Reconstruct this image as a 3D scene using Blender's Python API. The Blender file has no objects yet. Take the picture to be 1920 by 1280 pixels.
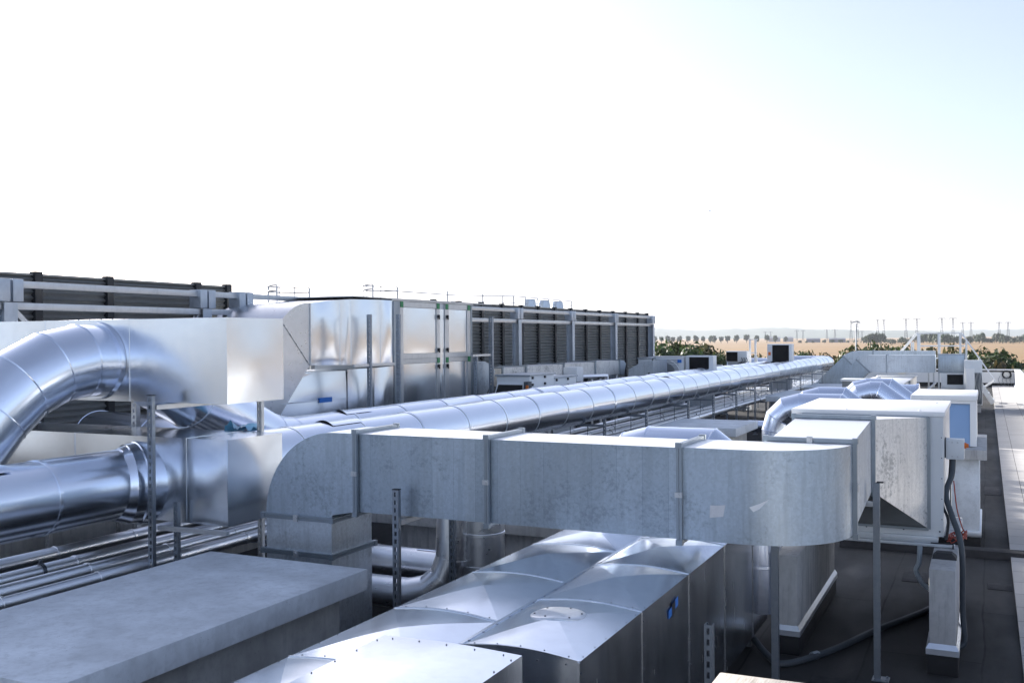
import bpy, bmesh, math, random
from math import sin, cos, pi, radians, tan, atan2, sqrt
from mathutils import Vector, Matrix

RND = random.Random(7)
scene = bpy.context.scene
COL = scene.collection

# ------------------------------------------------------------------ helpers
class MB:
    """collects faces and builds ONE mesh object"""
    def __init__(s):
        s.v, s.f, s.m = [], [], []

    def add(s, vs, fs, m=0):
        o = len(s.v)
        s.v += [tuple(p) for p in vs]
        for f in fs:
            s.f.append(tuple(i + o for i in f)); s.m.append(m)
        return s

    def hexa(s, p, m=0):
        # p: 4 bottom corners then 4 top corners, both counter-clockwise from above
        return s.add(p, [(3, 2, 1, 0), (4, 5, 6, 7), (0, 1, 5, 4), (1, 2, 6, 5), (2, 3, 7, 6), (3, 0, 4, 7)], m)

    def box(s, x0, y0, z0, x1, y1, z1, m=0):
        if x0 > x1: x0, x1 = x1, x0
        if y0 > y1: y0, y1 = y1, y0
        if z0 > z1: z0, z1 = z1, z0
        return s.hexa([(x0, y0, z0), (x1, y0, z0), (x1, y1, z0), (x0, y1, z0),
                       (x0, y0, z1), (x1, y0, z1), (x1, y1, z1), (x0, y1, z1)], m)

    def bar(s, a, b, w, h=None, m=0, up=(0, 0, 1)):
        h = h or w
        a, b = Vector(a), Vector(b); t = (b - a).normalized(); up = Vector(up)
        if abs(t.dot(up)) > .95: up = Vector((0, 1, 0))
        r = t.cross(up).normalized(); u = r.cross(t)
        r *= w / 2; u *= h / 2
        return s.add([a - r - u, a + r - u, a + r + u, a - r + u, b - r - u, b + r - u, b + r + u, b - r + u],
                     [(0, 1, 2, 3), (7, 6, 5, 4), (1, 0, 4, 5), (2, 1, 5, 6), (3, 2, 6, 7), (0, 3, 7, 4)], m)

    def rings(s, rings, m=0, closed=False, caps=(True, True)):
        n = len(rings[0]); vs = [p for r in rings for p in r]; fs = []
        k = len(rings)
        for i in range(k if closed else k - 1):
            j = (i + 1) % k
            for a in range(n):
                b = (a + 1) % n
                fs.append((i * n + a, i * n + b, j * n + b, j * n + a))
        if not closed:
            if caps[0]: fs.append(tuple(range(n))[::-1])
            if caps[1]: fs.append(tuple((k - 1) * n + a for a in range(n)))
        return s.add(vs, fs, m)

    def tube(s, pts, r, n=10, m=0, closed=False, caps=(True, True)):
        P = [Vector(p) for p in pts]; k = len(P); out = []
        t0 = (P[1] - P[0]).normalized()
        u = t0.orthogonal().normalized()
        for i in range(k):
            if closed: t = (P[(i + 1) % k] - P[i - 1]).normalized()
            elif i == 0: t = t0
            elif i == k - 1: t = (P[-1] - P[-2]).normalized()
            else: t = ((P[i + 1] - P[i]).normalized() + (P[i] - P[i - 1]).normalized()).normalized()
            u = (u - t * u.dot(t)).normalized(); v = t.cross(u)
            rr = r[i] if isinstance(r, (list, tuple)) else r
            out.append([P[i] + (u * cos(2 * pi * a / n) + v * sin(2 * pi * a / n)) * rr for a in range(n)])
        return s.rings(out, m, closed, caps)

    def cyl(s, a, b, r, n=16, m=0, r2=None):
        return s.tube([a, b], [r, r if r2 is None else r2], n, m)

    def screw(s, p, nrm, r=.0045, h=.004, m=1):
        p, nrm = Vector(p), Vector(nrm).normalized()
        return s.tube([p - nrm * .001, p + nrm * h], [r, r * .8], 6, m, caps=(False, True))

    def pillow(s, p00, p10, p11, p01, bulge=0.0, n=8, m=0, seed=0):
        """a sheet-metal panel, slightly bulged and unevenly dented"""
        a, b, c, d = Vector(p00), Vector(p10), Vector(p11), Vector(p01)
        nrm = (b - a).cross(d - a).normalized(); vs, fs = [], []
        rr = random.Random(seed * 77 + int(a.x * 131 + a.y * 57 + a.z * 91))
        ph = [rr.uniform(0, 6.28) for _ in range(4)]; q = rr.uniform(.5, 1.2)
        for i in range(n + 1):
            for j in range(n + 1):
                u, v = i / n, j / n
                e = sin(pi * u) * sin(pi * v)
                h = bulge * e * (q + .45 * sin(3.1 * u + ph[0]) * sin(2.7 * v + ph[1]) + .25 * sin(6.3 * u + ph[2]) * sin(5.2 * v + ph[3]))
                vs.append((a * (1 - u) + b * u) * (1 - v) + (d * (1 - u) + c * u) * v + nrm * h)
        for i in range(n):
            for j in range(n):
                k = i * (n + 1) + j
                fs.append((k, k + n + 1, k + n + 2, k + 1))
        return s.add(vs, fs, m)

    def prism(s, poly, axis, a, b, m=0):
        # poly: 2d points in the plane across the axis ('X': (y,z), 'Y': (x,z), 'Z': (x,y))
        def P(q, t):
            return {'X': (t, q[0], q[1]), 'Y': (q[0], t, q[1]), 'Z': (q[0], q[1], t)}[axis]
        n = len(poly)
        vs = [P(q, a) for q in poly] + [P(q, b) for q in poly]
        fs = [tuple(range(n))[::-1], tuple(range(n, 2 * n))] + [(i, (i + 1) % n, n + (i + 1) % n, n + i) for i in range(n)]
        return s.add(vs, fs, m)


def build(name, mb, mats, parent=None, loc=None, angle=30, bevel=0.0, smooth=True):
    me = bpy.data.meshes.new(name)
    L = Vector(loc) if loc is not None else (LOC[parent.name] if parent else Vector((0, 0, 0)))
    me.from_pydata([tuple(Vector(p) - L) for p in mb.v], [], mb.f)
    if not isinstance(mats, (list, tuple)): mats = [mats]
    for x in mats: me.materials.append(x)
    me.polygons.foreach_set('material_index', mb.m)
    bm = bmesh.new(); bm.from_mesh(me)
    if bevel:
        bmesh.ops.remove_doubles(bm, verts=bm.verts, dist=1e-5)
        ed = [e for e in bm.edges if len(e.link_faces) == 2 and e.calc_face_angle(0) > .5]
        bmesh.ops.bevel(bm, geom=ed, offset=bevel, segments=2, affect='EDGES', profile=.6)
    bmesh.ops.recalc_face_normals(bm, faces=bm.faces) if NORMALS[0] else None
    bm.to_mesh(me); bm.free()
    if smooth:
        me.polygons.foreach_set('use_smooth', [True] * len(me.polygons))
        me.set_sharp_from_angle(angle=radians(angle))
    o = bpy.data.objects.new(name, me); COL.objects.link(o)
    if parent: o.parent = parent
    else: o.location = L
    LOC[o.name] = L
    return o

NORMALS = [True]
LOC = {}

def tag(o, label=None, cat=None, group=None, kind=None):
    if label: o['label'] = label
    if cat: o['category'] = cat
    if group: o['group'] = group
    if kind: o['kind'] = kind
    return o

def thing(name, label, cat, loc=(0, 0, 0), group=None):
    o = bpy.data.objects.new(name, None); COL.objects.link(o)
    o.location = loc; o.empty_display_size = .2
    LOC[o.name] = Vector(loc)
    return tag(o, label, cat, group)

def copy_thing(o, d, label=None, rotz=0.0, scale=None):
    c = o.copy(); COL.objects.link(c); c.location = Vector(o.location) + Vector(d)
    c.rotation_euler.z = o.rotation_euler.z + rotz
    if scale: c.scale = scale
    if label: c['label'] = label
    for ch in o.children:
        k = ch.copy(); COL.objects.link(k); k.parent = c
        for g in ch.children:
            q = g.copy(); COL.objects.link(q); q.parent = k
    return c

def structure(name, mb, mats, **k):
    return tag(build(name, mb, mats, **k), kind='structure')

# ------------------------------------------------------------------ materials
def new_mat(name):
    m = bpy.data.materials.new(name); m.use_nodes = True
    nt = m.node_tree; b = nt.nodes['Principled BSDF']
    return m, nt, b

def N(nt, t, **k):
    n = nt.nodes.new(t)
    for a, v in k.items():
        if a in n.inputs: n.inputs[a].default_value = v
        else: setattr(n, a, v)
    return n

def coords(nt, scale=(1, 1, 1), kind='Object'):
    tc = N(nt, 'ShaderNodeTexCoord'); mp = N(nt, 'ShaderNodeMapping')
    mp.inputs['Scale'].default_value = scale
    nt.links.new(tc.outputs[kind], mp.inputs['Vector'])
    return mp.outputs[0]

def noise(nt, vec, scale, detail=4, rough=.6):
    n = N(nt, 'ShaderNodeTexNoise'); n.inputs['Scale'].default_value = scale
    n.inputs['Detail'].default_value = detail; n.inputs['Roughness'].default_value = rough
    nt.links.new(vec, n.inputs['Vector']); return n.outputs['Fac']

def ramp(nt, fac, stops):
    r = N(nt, 'ShaderNodeValToRGB'); e = r.color_ramp.elements
    while len(e) < len(stops): e.new(.5)
    for i, (p, c) in enumerate(stops):
        e[i].position = p; e[i].color = (*c, 1) if len(c) == 3 else c
    nt.links.new(fac, r.inputs['Fac']); return r.outputs['Color']

def maprange(nt, fac, a, b, c, d):
    r = N(nt, 'ShaderNodeMapRange')
    for k, v in zip(('From Min', 'From Max', 'To Min', 'To Max'), (a, b, c, d)): r.inputs[k].default_value = v
    nt.links.new(fac, r.inputs['Value']); return r.outputs[0]

def mix(nt, fac, a, b, mode='MIX'):
    n = N(nt, 'ShaderNodeMix', data_type='RGBA', blend_type=mode)
    for s, v in ((0, fac), (6, a), (7, b)):
        if isinstance(v, (int, float)): n.inputs[s].default_value = v
        elif isinstance(v, tuple): n.inputs[s].default_value = (*v, 1)
        else: nt.links.new(v, n.inputs[s])
    return n.outputs[2]

def bump(nt, b, h, strength, dist, prev=None):
    n = N(nt, 'ShaderNodeBump'); n.inputs['Strength'].default_value = strength; n.inputs['Distance'].default_value = dist
    nt.links.new(h, n.inputs['Height'])
    if prev is not None: nt.links.new(prev, n.inputs['Normal'])
    nt.links.new(n.outputs[0], b.inputs['Normal']); return n.outputs[0]

def aluminium(name, base=(.82, .83, .85), rough=.2, dent=.25, dirt=.12, brush=(40, 40, 2)):
    m, nt, b = new_mat(name); b.inputs['Metallic'].default_value = 1
    v = coords(nt); vb = coords(nt, brush)
    n1 = noise(nt, v, .9, 1, .4); n2 = noise(nt, v, 9, 5); n3 = noise(nt, vb, 4, 2)
    c = mix(nt, maprange(nt, n2, .45, .75, 0, dirt), base, tuple(x * .72 for x in base))
    nt.links.new(c, b.inputs['Base Color'])
    nt.links.new(maprange(nt, n3, .3, .7, rough * .9, rough * 1.15), b.inputs['Roughness'])
    bump(nt, b, n1, dent, .02)
    return m

def galvanised(name, base=(.47, .54, .61), rough=.32, stain=.5, bands=False):
    m, nt, b = new_mat(name); b.inputs['Metallic'].default_value = .9
    v = coords(nt)
    vo = N(nt, 'ShaderNodeTexVoronoi'); vo.inputs['Scale'].default_value = 55; nt.links.new(v, vo.inputs['Vector'])
    sp = N(nt, 'ShaderNodeSeparateColor'); nt.links.new(vo.outputs['Color'], sp.inputs[0])
    n1 = noise(nt, v, 2.2, 6, .7); n2 = noise(nt, coords(nt, (9, 9, .7)), 2.0, 5, .6); n3 = noise(nt, v, 24, 5, .7)
    c = mix(nt, maprange(nt, sp.outputs[0], 0, 1, 0, .6), base, tuple(x * .8 for x in base))
    if bands:  # reflections off the sheet folds, imitated by alternating band tones in the colour
        bk = N(nt, 'ShaderNodeTexBrick'); bk.offset = 0
        for k, val in (('Scale', 1.0), ('Mortar Size', .0015), ('Brick Width', .212), ('Row Height', 50.0)): bk.inputs[k].default_value = val
        bk.inputs['Color1'].default_value = (.82, .83, .84, 1); bk.inputs['Color2'].default_value = (1, 1, 1, 1); bk.inputs['Mortar'].default_value = (.6, .62, .64, 1)
        rt = N(nt, 'ShaderNodeMapping'); rt.inputs['Rotation'].default_value = (pi / 2, 0, 0); rt.inputs['Location'].default_value = (0, 25, 0); nt.links.new(v, rt.inputs['Vector']); nt.links.new(rt.outputs[0], bk.inputs['Vector'])
        c = mix(nt, 1.0, c, bk.outputs['Color'], 'MULTIPLY')
    c = mix(nt, maprange(nt, n2, .48, .66, 0, .6), c, tuple(x * .72 for x in base))
    bl = N(nt, 'ShaderNodeMath', operation='MULTIPLY'); nt.links.new(n1, bl.inputs[0]); nt.links.new(n3, bl.inputs[1])
    c = mix(nt, maprange(nt, bl.outputs[0], .265, .36, 0, stain), c, tuple(x * .48 for x in base))
    nt.links.new(c, b.inputs['Base Color'])
    r1 = maprange(nt, sp.outputs[1], 0, 1, rough * .85, rough * 1.2)
    r2 = N(nt, 'ShaderNodeMath', operation='MULTIPLY_ADD'); nt.links.new(n1, r2.inputs[0]); r2.inputs[1].default_value = .22; nt.links.new(r1, r2.inputs[2])
    nt.links.new(r2.outputs[0], b.inputs['Roughness'])
    bump(nt, b, noise(nt, v, .9, 2), .2, .02)
    return m

def concrete(name, base=(.40, .40, .39), streak=.4):
    m, nt, b = new_mat(name); v = coords(nt)
    n1 = noise(nt, v, 1.6, 7, .65); n2 = noise(nt, v, 14, 6, .7); n3 = noise(nt, coords(nt, (6, 6, .8)), 2.2, 4)
    c = mix(nt, maprange(nt, n1, .3, .7, 0, 1), tuple(x * .72 for x in base), tuple(min(1, x * 1.16) for x in base))
    c = mix(nt, maprange(nt, n3, .5, .68, 0, streak), c, tuple(x * .55 for x in base))
    c = mix(nt, maprange(nt, n2, .5, .7, 0, .55), c, tuple(x * .66 for x in base))
    vo = N(nt, 'ShaderNodeTexVoronoi'); vo.inputs['Scale'].default_value = 26; nt.links.new(v, vo.inputs['Vector'])
    pit = maprange(nt, vo.outputs['Distance'], .06, .12, 1, 0)
    gate = maprange(nt, noise(nt, v, 5, 2), .52, .6, 0, 1)
    pm = N(nt, 'ShaderNodeMath', operation='MULTIPLY'); nt.links.new(pit, pm.inputs[0]); nt.links.new(gate, pm.inputs[1])
    c = mix(nt, pm.outputs[0], c, tuple(x * .42 for x in base))
    nt.links.new(c, b.inputs['Base Color']); b.inputs['Roughness'].default_value = .85
    hh = N(nt, 'ShaderNodeMath', operation='SUBTRACT'); nt.links.new(n2, hh.inputs[0]); nt.links.new(pm.outputs[0], hh.inputs[1])
    bump(nt, b, hh.outputs[0], .35, .008)
    return m

def paint(name, base, rough=.35, metal=0.0, dirt=.15, scale=3.0):
    m, nt, b = new_mat(name); v = coords(nt)
    n1 = noise(nt, v, scale, 6, .65); n2 = noise(nt, coords(nt, (8, 8, .9)), 2, 4)
    c = mix(nt, maprange(nt, n1, .45, .75, 0, dirt), base, tuple(x * .6 for x in base))
    c = mix(nt, maprange(nt, n2, .55, .8, 0, dirt), c, tuple(x * .62 for x in base))
    nt.links.new(c, b.inputs['Base Color']); b.inputs['Metallic'].default_value = metal
    nt.links.new(maprange(nt, n1, .2, .8, rough * .85, min(1, rough * 1.3)), b.inputs['Roughness'])
    return m

M = {}
M['pipe'] = aluminium('pipe_lagging', (.76, .81, .90), .22, .22, .08, (40, 2, 40))
M['pipe_across'] = aluminium('pipe_lagging_across', (.74, .80, .92), .22, .14, .06, (1.5, 6, 6))
M['pipe_dull'] = aluminium('dull_lagging', (.88, .89, .91), .30, .05, .1, (1.5, 6, 6))
M['small_pipe'] = aluminium('small_pipe_lagging', (.85, .86, .88), .34, .1, .15, (30, 2, 30))
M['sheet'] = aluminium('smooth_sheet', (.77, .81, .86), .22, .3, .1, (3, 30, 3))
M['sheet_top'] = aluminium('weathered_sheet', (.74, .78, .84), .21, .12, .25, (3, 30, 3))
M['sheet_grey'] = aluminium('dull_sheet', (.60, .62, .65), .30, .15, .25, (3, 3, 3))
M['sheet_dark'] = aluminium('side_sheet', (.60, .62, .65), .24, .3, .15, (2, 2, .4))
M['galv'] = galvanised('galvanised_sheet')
M['galv_light'] = galvanised('galvanised_light', (.60, .65, .70), .34, .5)
M['galv_worn'] = galvanised('galvanised_worn', (.84, .82, .79), .40, .8)
M['galv_panel'] = galvanised('galvanised_fold_tones', stain=.5, bands=True)
M['galv_top'] = paint('galvanised_sunlit_top', (.82, .83, .84), .36, .45, .12)  # duct tops in the sun: their brightness is put into a paler colour
M['flange'] = paint('flange_steel', (.30, .34, .38), .35, .85, .3)
M['strut'] = paint('strut_steel', (.27, .30, .34), .38, .85, .45, 9)
M['strut_light'] = paint('strut_zinc', (.55, .56, .57), .35, .8, .3, 9)
M['frame'] = paint('hot_dip_steel', (.48, .52, .57), .42, .75, .35, 5)
M['bolt'] = paint('screw_heads', (.10, .11, .13), .4, .6, .1)
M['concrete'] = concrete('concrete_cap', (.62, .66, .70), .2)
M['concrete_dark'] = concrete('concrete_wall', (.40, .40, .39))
M['concrete_warm'] = concrete('concrete_pillar', (.46, .46, .46), .75)
M['white'] = paint('white_paint', (.78, .78, .77), .4, 0, .08)
M['cream'] = paint('grey_white_casing', (.66, .68, .69), .38, .1, .14)
M['ac_side'] = paint('casing_zinc', (.56, .59, .62), .4, .45, .2)
M['blue_panel'] = aluminium('polished_panel', (.19, .28, .43), .34, .1, .05)
M['black'] = paint('black_plastic', (.018, .019, .021), .5, 0, 0)
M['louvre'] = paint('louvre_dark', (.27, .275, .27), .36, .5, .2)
M['felt'] = paint('felt_patch', (.016, .016, .018), .8, 0, .5, 7)
M['louvre_post'] = paint('louvre_post', (.022, .024, .028), .45, .1, .1)
M['rubber'] = paint('rubber', (.02, .02, .022), .7, 0, .1)
M['hose'] = paint('hose_dark', (.045, .055, .065), .5, 0, .15)
M['hose_grey'] = paint('hose_grey', (.28, .32, .36), .5, 0, .15)
M['red'] = paint('red_cable', (.30, .045, .025), .5, 0, .1)
M['orange'] = paint('orange_switch', (.65, .16, .02), .45, 0, .05)
M['green'] = paint('green_corner', (.02, .22, .07), .45, 0, .05)
M['blue_tag'] = paint('blue_tag', (.02, .16, .55), .4, 0, .05)
M['film'] = paint('blue_film', (.20, .52, .74), .25, 0, .1)
M['paper'] = paint('torn_label', (.62, .62, .63), .6, 0, .3, 25)
M['wood'] = None
M['flash'] = aluminium('lead_flashing', (.62, .66, .72), .42, .2, .3)
M['bitumen_edge'] = paint('bitumen_upstand', (.018, .018, .02), .75, 0, .3)
M['dust'] = paint('hatch_oxide', (.66, .69, .73), .36, .95, .6, 16)

def wood():
    m, nt, b = new_mat('grey_timber'); v = coords(nt, (30, 3, 30))
    n = noise(nt, v, 2, 6, .7); n2 = noise(nt, coords(nt), 3, 4)
    c = ramp(nt, n, [(.3, (.30, .26, .21)), (.55, (.56, .52, .46)), (.8, (.68, .65, .60))])
    c = mix(nt, maprange(nt, n2, .5, .7, 0, .4), c, (.25, .22, .19))
    nt.links.new(c, b.inputs['Base Color']); b.inputs['Roughness'].default_value = .9
    bump(nt, b, n, .5, .004); return m
M['wood'] = wood()

def bitumen():
    m, nt, b = new_mat('bitumen_felt'); v = coords(nt)
    n1 = noise(nt, v, .5, 6, .65); n2 = noise(nt, v, 60, 3, .7); n3 = noise(nt, coords(nt, (1, .25, 1)), 1.1, 5)
    br = N(nt, 'ShaderNodeTexBrick'); br.offset = .37
    for k, val in (('Scale', 1.0), ('Mortar Size', .012), ('Brick Width', 5.0), ('Row Height', 1.0), ('Mortar Smooth', .4)): br.inputs[k].default_value = val
    br.inputs['Color1'].default_value = (.026, .027, .028, 1); br.inputs['Color2'].default_value = (.036, .036, .037, 1)
    br.inputs['Mortar'].default_value = (.010, .010, .011, 1)
    wob = N(nt, 'ShaderNodeVectorMath', operation='ADD'); nv = N(nt, 'ShaderNodeTexNoise'); nv.inputs['Scale'].default_value = .8
    sc = N(nt, 'ShaderNodeVectorMath', operation='SCALE'); sc.inputs['Scale'].default_value = .08
    nt.links.new(v, nv.inputs['Vector']); nt.links.new(nv.outputs['Color'], sc.inputs[0]); nt.links.new(v, wob.inputs[0]); nt.links.new(sc.outputs[0], wob.inputs[1])
    rot = N(nt, 'ShaderNodeMapping'); rot.inputs['Rotation'].default_value = (0, 0, pi / 2); nt.links.new(wob.outputs[0], rot.inputs['Vector'])
    nt.links.new(rot.outputs[0], br.inputs['Vector'])
    c = mix(nt, maprange(nt, n1, .42, .7, 0, .7), br.outputs['Color'], (.07, .067, .063))
    c = mix(nt, maprange(nt, n3, .52, .68, 0, .6), c, (.012, .012, .013))
    c = mix(nt, maprange(nt, n2, .4, .7, 0, .35), c, (.05, .05, .052))
    nt.links.new(c, b.inputs['Base Color'])
    nt.links.new(maprange(nt, n3, .4, .65, .9, .6), b.inputs['Roughness'])
    b.inputs['Specular IOR Level'].default_value = .18
    bump(nt, b, n2, .5, .004); return m
M['bitumen'] = bitumen()

def pavers():
    m, nt, b = new_mat('paving_slabs'); v = coords(nt)
    br = N(nt, 'ShaderNodeTexBrick'); br.offset = 0
    for k, val in (('Scale', 1.0), ('Mortar Size', .006), ('Brick Width', .585), ('Row Height', .6), ('Mortar Smooth', .1)): br.inputs[k].default_value = val
    br.inputs['Color1'].default_value = (.38, .37, .36, 1); br.inputs['Color2'].default_value = (.43, .42, .41, 1); br.inputs['Mortar'].default_value = (.08, .08, .08, 1)
    nt.links.new(v, br.inputs['Vector'])
    n1 = noise(nt, v, 2.5, 6, .65); n2 = noise(nt, v, 50, 3)
    c = mix(nt, maprange(nt, n1, .5, .75, 0, .35), br.outputs['Color'], (.34, .33, .31))
    c = mix(nt, maprange(nt, n2, .5, .8, 0, .2), c, (.3, .3, .3))
    nt.links.new(c, b.inputs['Base Color']); b.inputs['Roughness'].default_value = .85
    inv = N(nt, 'ShaderNodeMath', operation='SUBTRACT'); inv.inputs[0].default_value = 1; nt.links.new(br.outputs['Fac'], inv.inputs[1])
    bump(nt, b, inv.outputs[0], .6, .01); return m
M['paver'] = pavers()

def field():
    m, nt, b = new_mat('stubble_fields'); v = coords(nt)
    n1 = noise(nt, coords(nt, (.0012, .006, 1)), 1, 4); n2 = noise(nt, v, .02, 6, .7); n3 = noise(nt, coords(nt, (.004, .05, 1)), 1, 3)
    c = ramp(nt, n1, [(.3, (.23, .118, .026)), (.5, (.28, .152, .036)), (.62, (.24, .125, .03)), (.8, (.16, .10, .03))])
    c = mix(nt, maprange(nt, n2, .4, .7, 0, .3), c, (.22, .145, .07))
    c = mix(nt, maprange(nt, n3, .55, .7, 0, .4), c, (.32, .19, .055))
    sx = N(nt, 'ShaderNodeSeparateXYZ'); nt.links.new(v, sx.inputs[0])
    n4 = noise(nt, v, .03, 4)
    ad = N(nt, 'ShaderNodeMath', operation='MULTIPLY_ADD'); nt.links.new(n4, ad.inputs[0]); ad.inputs[1].default_value = 60; nt.links.new(sx.outputs[1], ad.inputs[2])
    c = mix(nt, maprange(nt, ad.outputs[0], 100, 112, 1, 0), c, (.25, .25, .24))
    nt.links.new(c, b.inputs['Base Color']); b.inputs['Roughness'].default_value = .95; return m
M['field'] = field()

def foliage(name, c1, c2, c3):
    m, nt, b = new_mat(name); v = coords(nt)
    oi = N(nt, 'ShaderNodeObjectInfo')
    n1 = noise(nt, v, .55, 4); n2 = noise(nt, v, 3.0, 3)
    c = ramp(nt, n1, [(.35, c1), (.52, c2), (.68, c3)])
    c = mix(nt, maprange(nt, n2, .4, .7, 0, .45), c, c1)
    h = N(nt, 'ShaderNodeHueSaturation'); nt.links.new(c, h.inputs['Color'])
    nt.links.new(maprange(nt, oi.outputs['Random'], 0, 1, .47, .52), h.inputs['Hue']); nt.links.new(maprange(nt, oi.outputs['Random'], 0, 1, .75, 1.2), h.inputs['Value'])
    nt.links.new(h.outputs[0], b.inputs['Base Color']); b.inputs['Roughness'].default_value = .6
    tr = N(nt, 'ShaderNodeBsdfTranslucent'); nt.links.new(h.outputs[0], tr.inputs['Color'])
    mx = N(nt, 'ShaderNodeMixShader'); mx.inputs[0].default_value = .3
    nt.links.new(b.outputs[0], mx.inputs[1]); nt.links.new(tr.outputs[0], mx.inputs[2])
    nt.links.new(mx.outputs[0], nt.nodes['Material Output'].inputs['Surface']); return m
M['leaf'] = foliage('leaves_green', (.024, .045, .016), (.045, .072, .022), (.08, .10, .03))
M['leaf_dry'] = foliage('leaves_dry', (.04, .048, .018), (.085, .08, .03), (.13, .10, .042))
M['leaf_far'] = foliage('leaves_far', (.025, .05, .022), (.04, .07, .028), (.06, .09, .035))
M['bark'] = paint('bark', (.09, .07, .05), .9, 0, .3)
M['hill'] = paint('wooded_hills', (.07, .095, .06), .95, 0, .5, .004)
M['pylon'] = paint('pylon_steel', (.07, .075, .085), .6, .3, .1)
M['shed'] = paint('shed_cladding', (.20, .20, .24), .6, 0, .2, .05)
M['shed_roof'] = paint('shed_roof', (.45, .42, .42), .6, 0, .2, .05)
M['dark_gap'] = paint('dark_opening', (.008, .008, .009), .8, 0, 0)
M['grille'] = paint('grille_grey', (.25, .27, .30), .45, .2, .1)

# ------------------------------------------------------------------ camera, sky, sun
CAMZ = 3.0
f, pitch, roll, yaw = 1845.79, -.00326793, -.006744738, .449084675
Fv = Vector((-sin(yaw) * cos(pitch), cos(yaw) * cos(pitch), sin(pitch)))
R0 = Vector((cos(yaw), sin(yaw), 0)); U0 = R0.cross(Fv)
Rv = R0 * cos(roll) + U0 * sin(roll); Uv = -R0 * sin(roll) + U0 * cos(roll)
cam = bpy.data.cameras.new('camera'); cam_o = bpy.data.objects.new('camera', cam); COL.objects.link(cam_o)
cam.sensor_width = 36; cam.lens = f * 36 / 1920; cam.clip_end = 60000; cam.clip_start = .1
mat = Matrix((Rv, Uv, -Fv)).transposed().to_4x4(); mat.translation = (0, 0, CAMZ)
cam_o.matrix_world = mat
scene.camera = cam_o

def bearing(px, d, z=0.0):
    """point at distance d along the bearing of the photograph's column px, at height z"""
    r = Fv + Rv * ((px - 960) / f); t = d / sqrt(r.x ** 2 + r.y ** 2)
    return Vector((r.x * t, r.y * t, z))

AZ, EL = radians(58.5), radians(15.15)      # sun to the left of the +Y axis, low
S = Vector((-sin(AZ) * cos(EL), cos(AZ) * cos(EL), sin(EL)))
sun = bpy.data.lights.new('sun', 'SUN'); sun.energy = 4.3; sun.angle = radians(.55); sun.color = (1, .95, .89)
sun_o = bpy.data.objects.new('sun', sun); COL.objects.link(sun_o)
sun_o.rotation_euler = (-S).to_track_quat('-Z', 'Y').to_euler(); sun_o.location = (-20, 10, 30)
w = bpy.data.worlds.new('World'); scene.world = w; w.use_nodes = True
nt = w.node_tree; sky = nt.nodes.new('ShaderNodeTexSky'); sky.sky_type = 'NISHITA'; sky.sun_disc = False
sky.sun_elevation = EL; sky.sun_rotation = -AZ; sky.altitude = 100; sky.air_density = .7; sky.dust_density = 1.5; sky.ozone_density = 3.0
hs = nt.nodes.new('ShaderNodeHueSaturation'); hs.inputs['Saturation'].default_value = 1.0
gm = nt.nodes.new('ShaderNodeGamma'); gm.inputs['Gamma'].default_value = .72   # hazy air evens out the sky
nt.links.new(sky.outputs[0], hs.inputs['Color'])
nt.links.new(hs.outputs[0], gm.inputs['Color'])
h2 = nt.nodes.new('ShaderNodeHueSaturation'); h2.inputs['Saturation'].default_value = .74; nt.links.new(gm.outputs[0], h2.inputs['Color'])
nt.links.new(mix(nt, 1.0, h2.outputs[0], (.90, .865, .90), 'MULTIPLY'), nt.nodes['Background'].inputs['Color']); nt.nodes['Background'].inputs['Strength'].default_value = .15
scene.view_settings.view_transform = 'Standard'; scene.view_settings.look = 'None'
scene.view_settings.exposure = 1.7; scene.view_settings.gamma = 1
scene.cycles.use_denoising = True
scene.cycles.sample_clamp_indirect = 6
scene.cycles.max_bounces = 8; scene.cycles.volume_bounces = 0

# ------------------------------------------------------------------ builders
def mitred(pts, r, n=40):
    """rings of a mitred round pipe along a polyline"""
    P = [Vector(p) for p in pts]; k = len(P); T = [(P[i + 1] - P[i]).normalized() for i in range(k - 1)]
    u = T[0].orthogonal().normalized()
    if abs(T[0].z) < .9:
        u = T[0].cross(Vector((0, 0, 1))).normalized()
    v = T[0].cross(u); out = []
    for i in range(k):
        tin = T[max(0, i - 1)]; tout = T[min(i, k - 2)]
        ring = []; nb = (tin + tout).normalized()
        for a in range(n):
            q = (u * cos(2 * pi * a / n) + v * sin(2 * pi * a / n)) * r
            q = q - tin * (q.dot(nb) / tin.dot(nb)); ring.append(P[i] + q)
        out.append(ring)
        rot = tin.rotation_difference(tout); u = rot @ u; v = rot @ v
    return out

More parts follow.
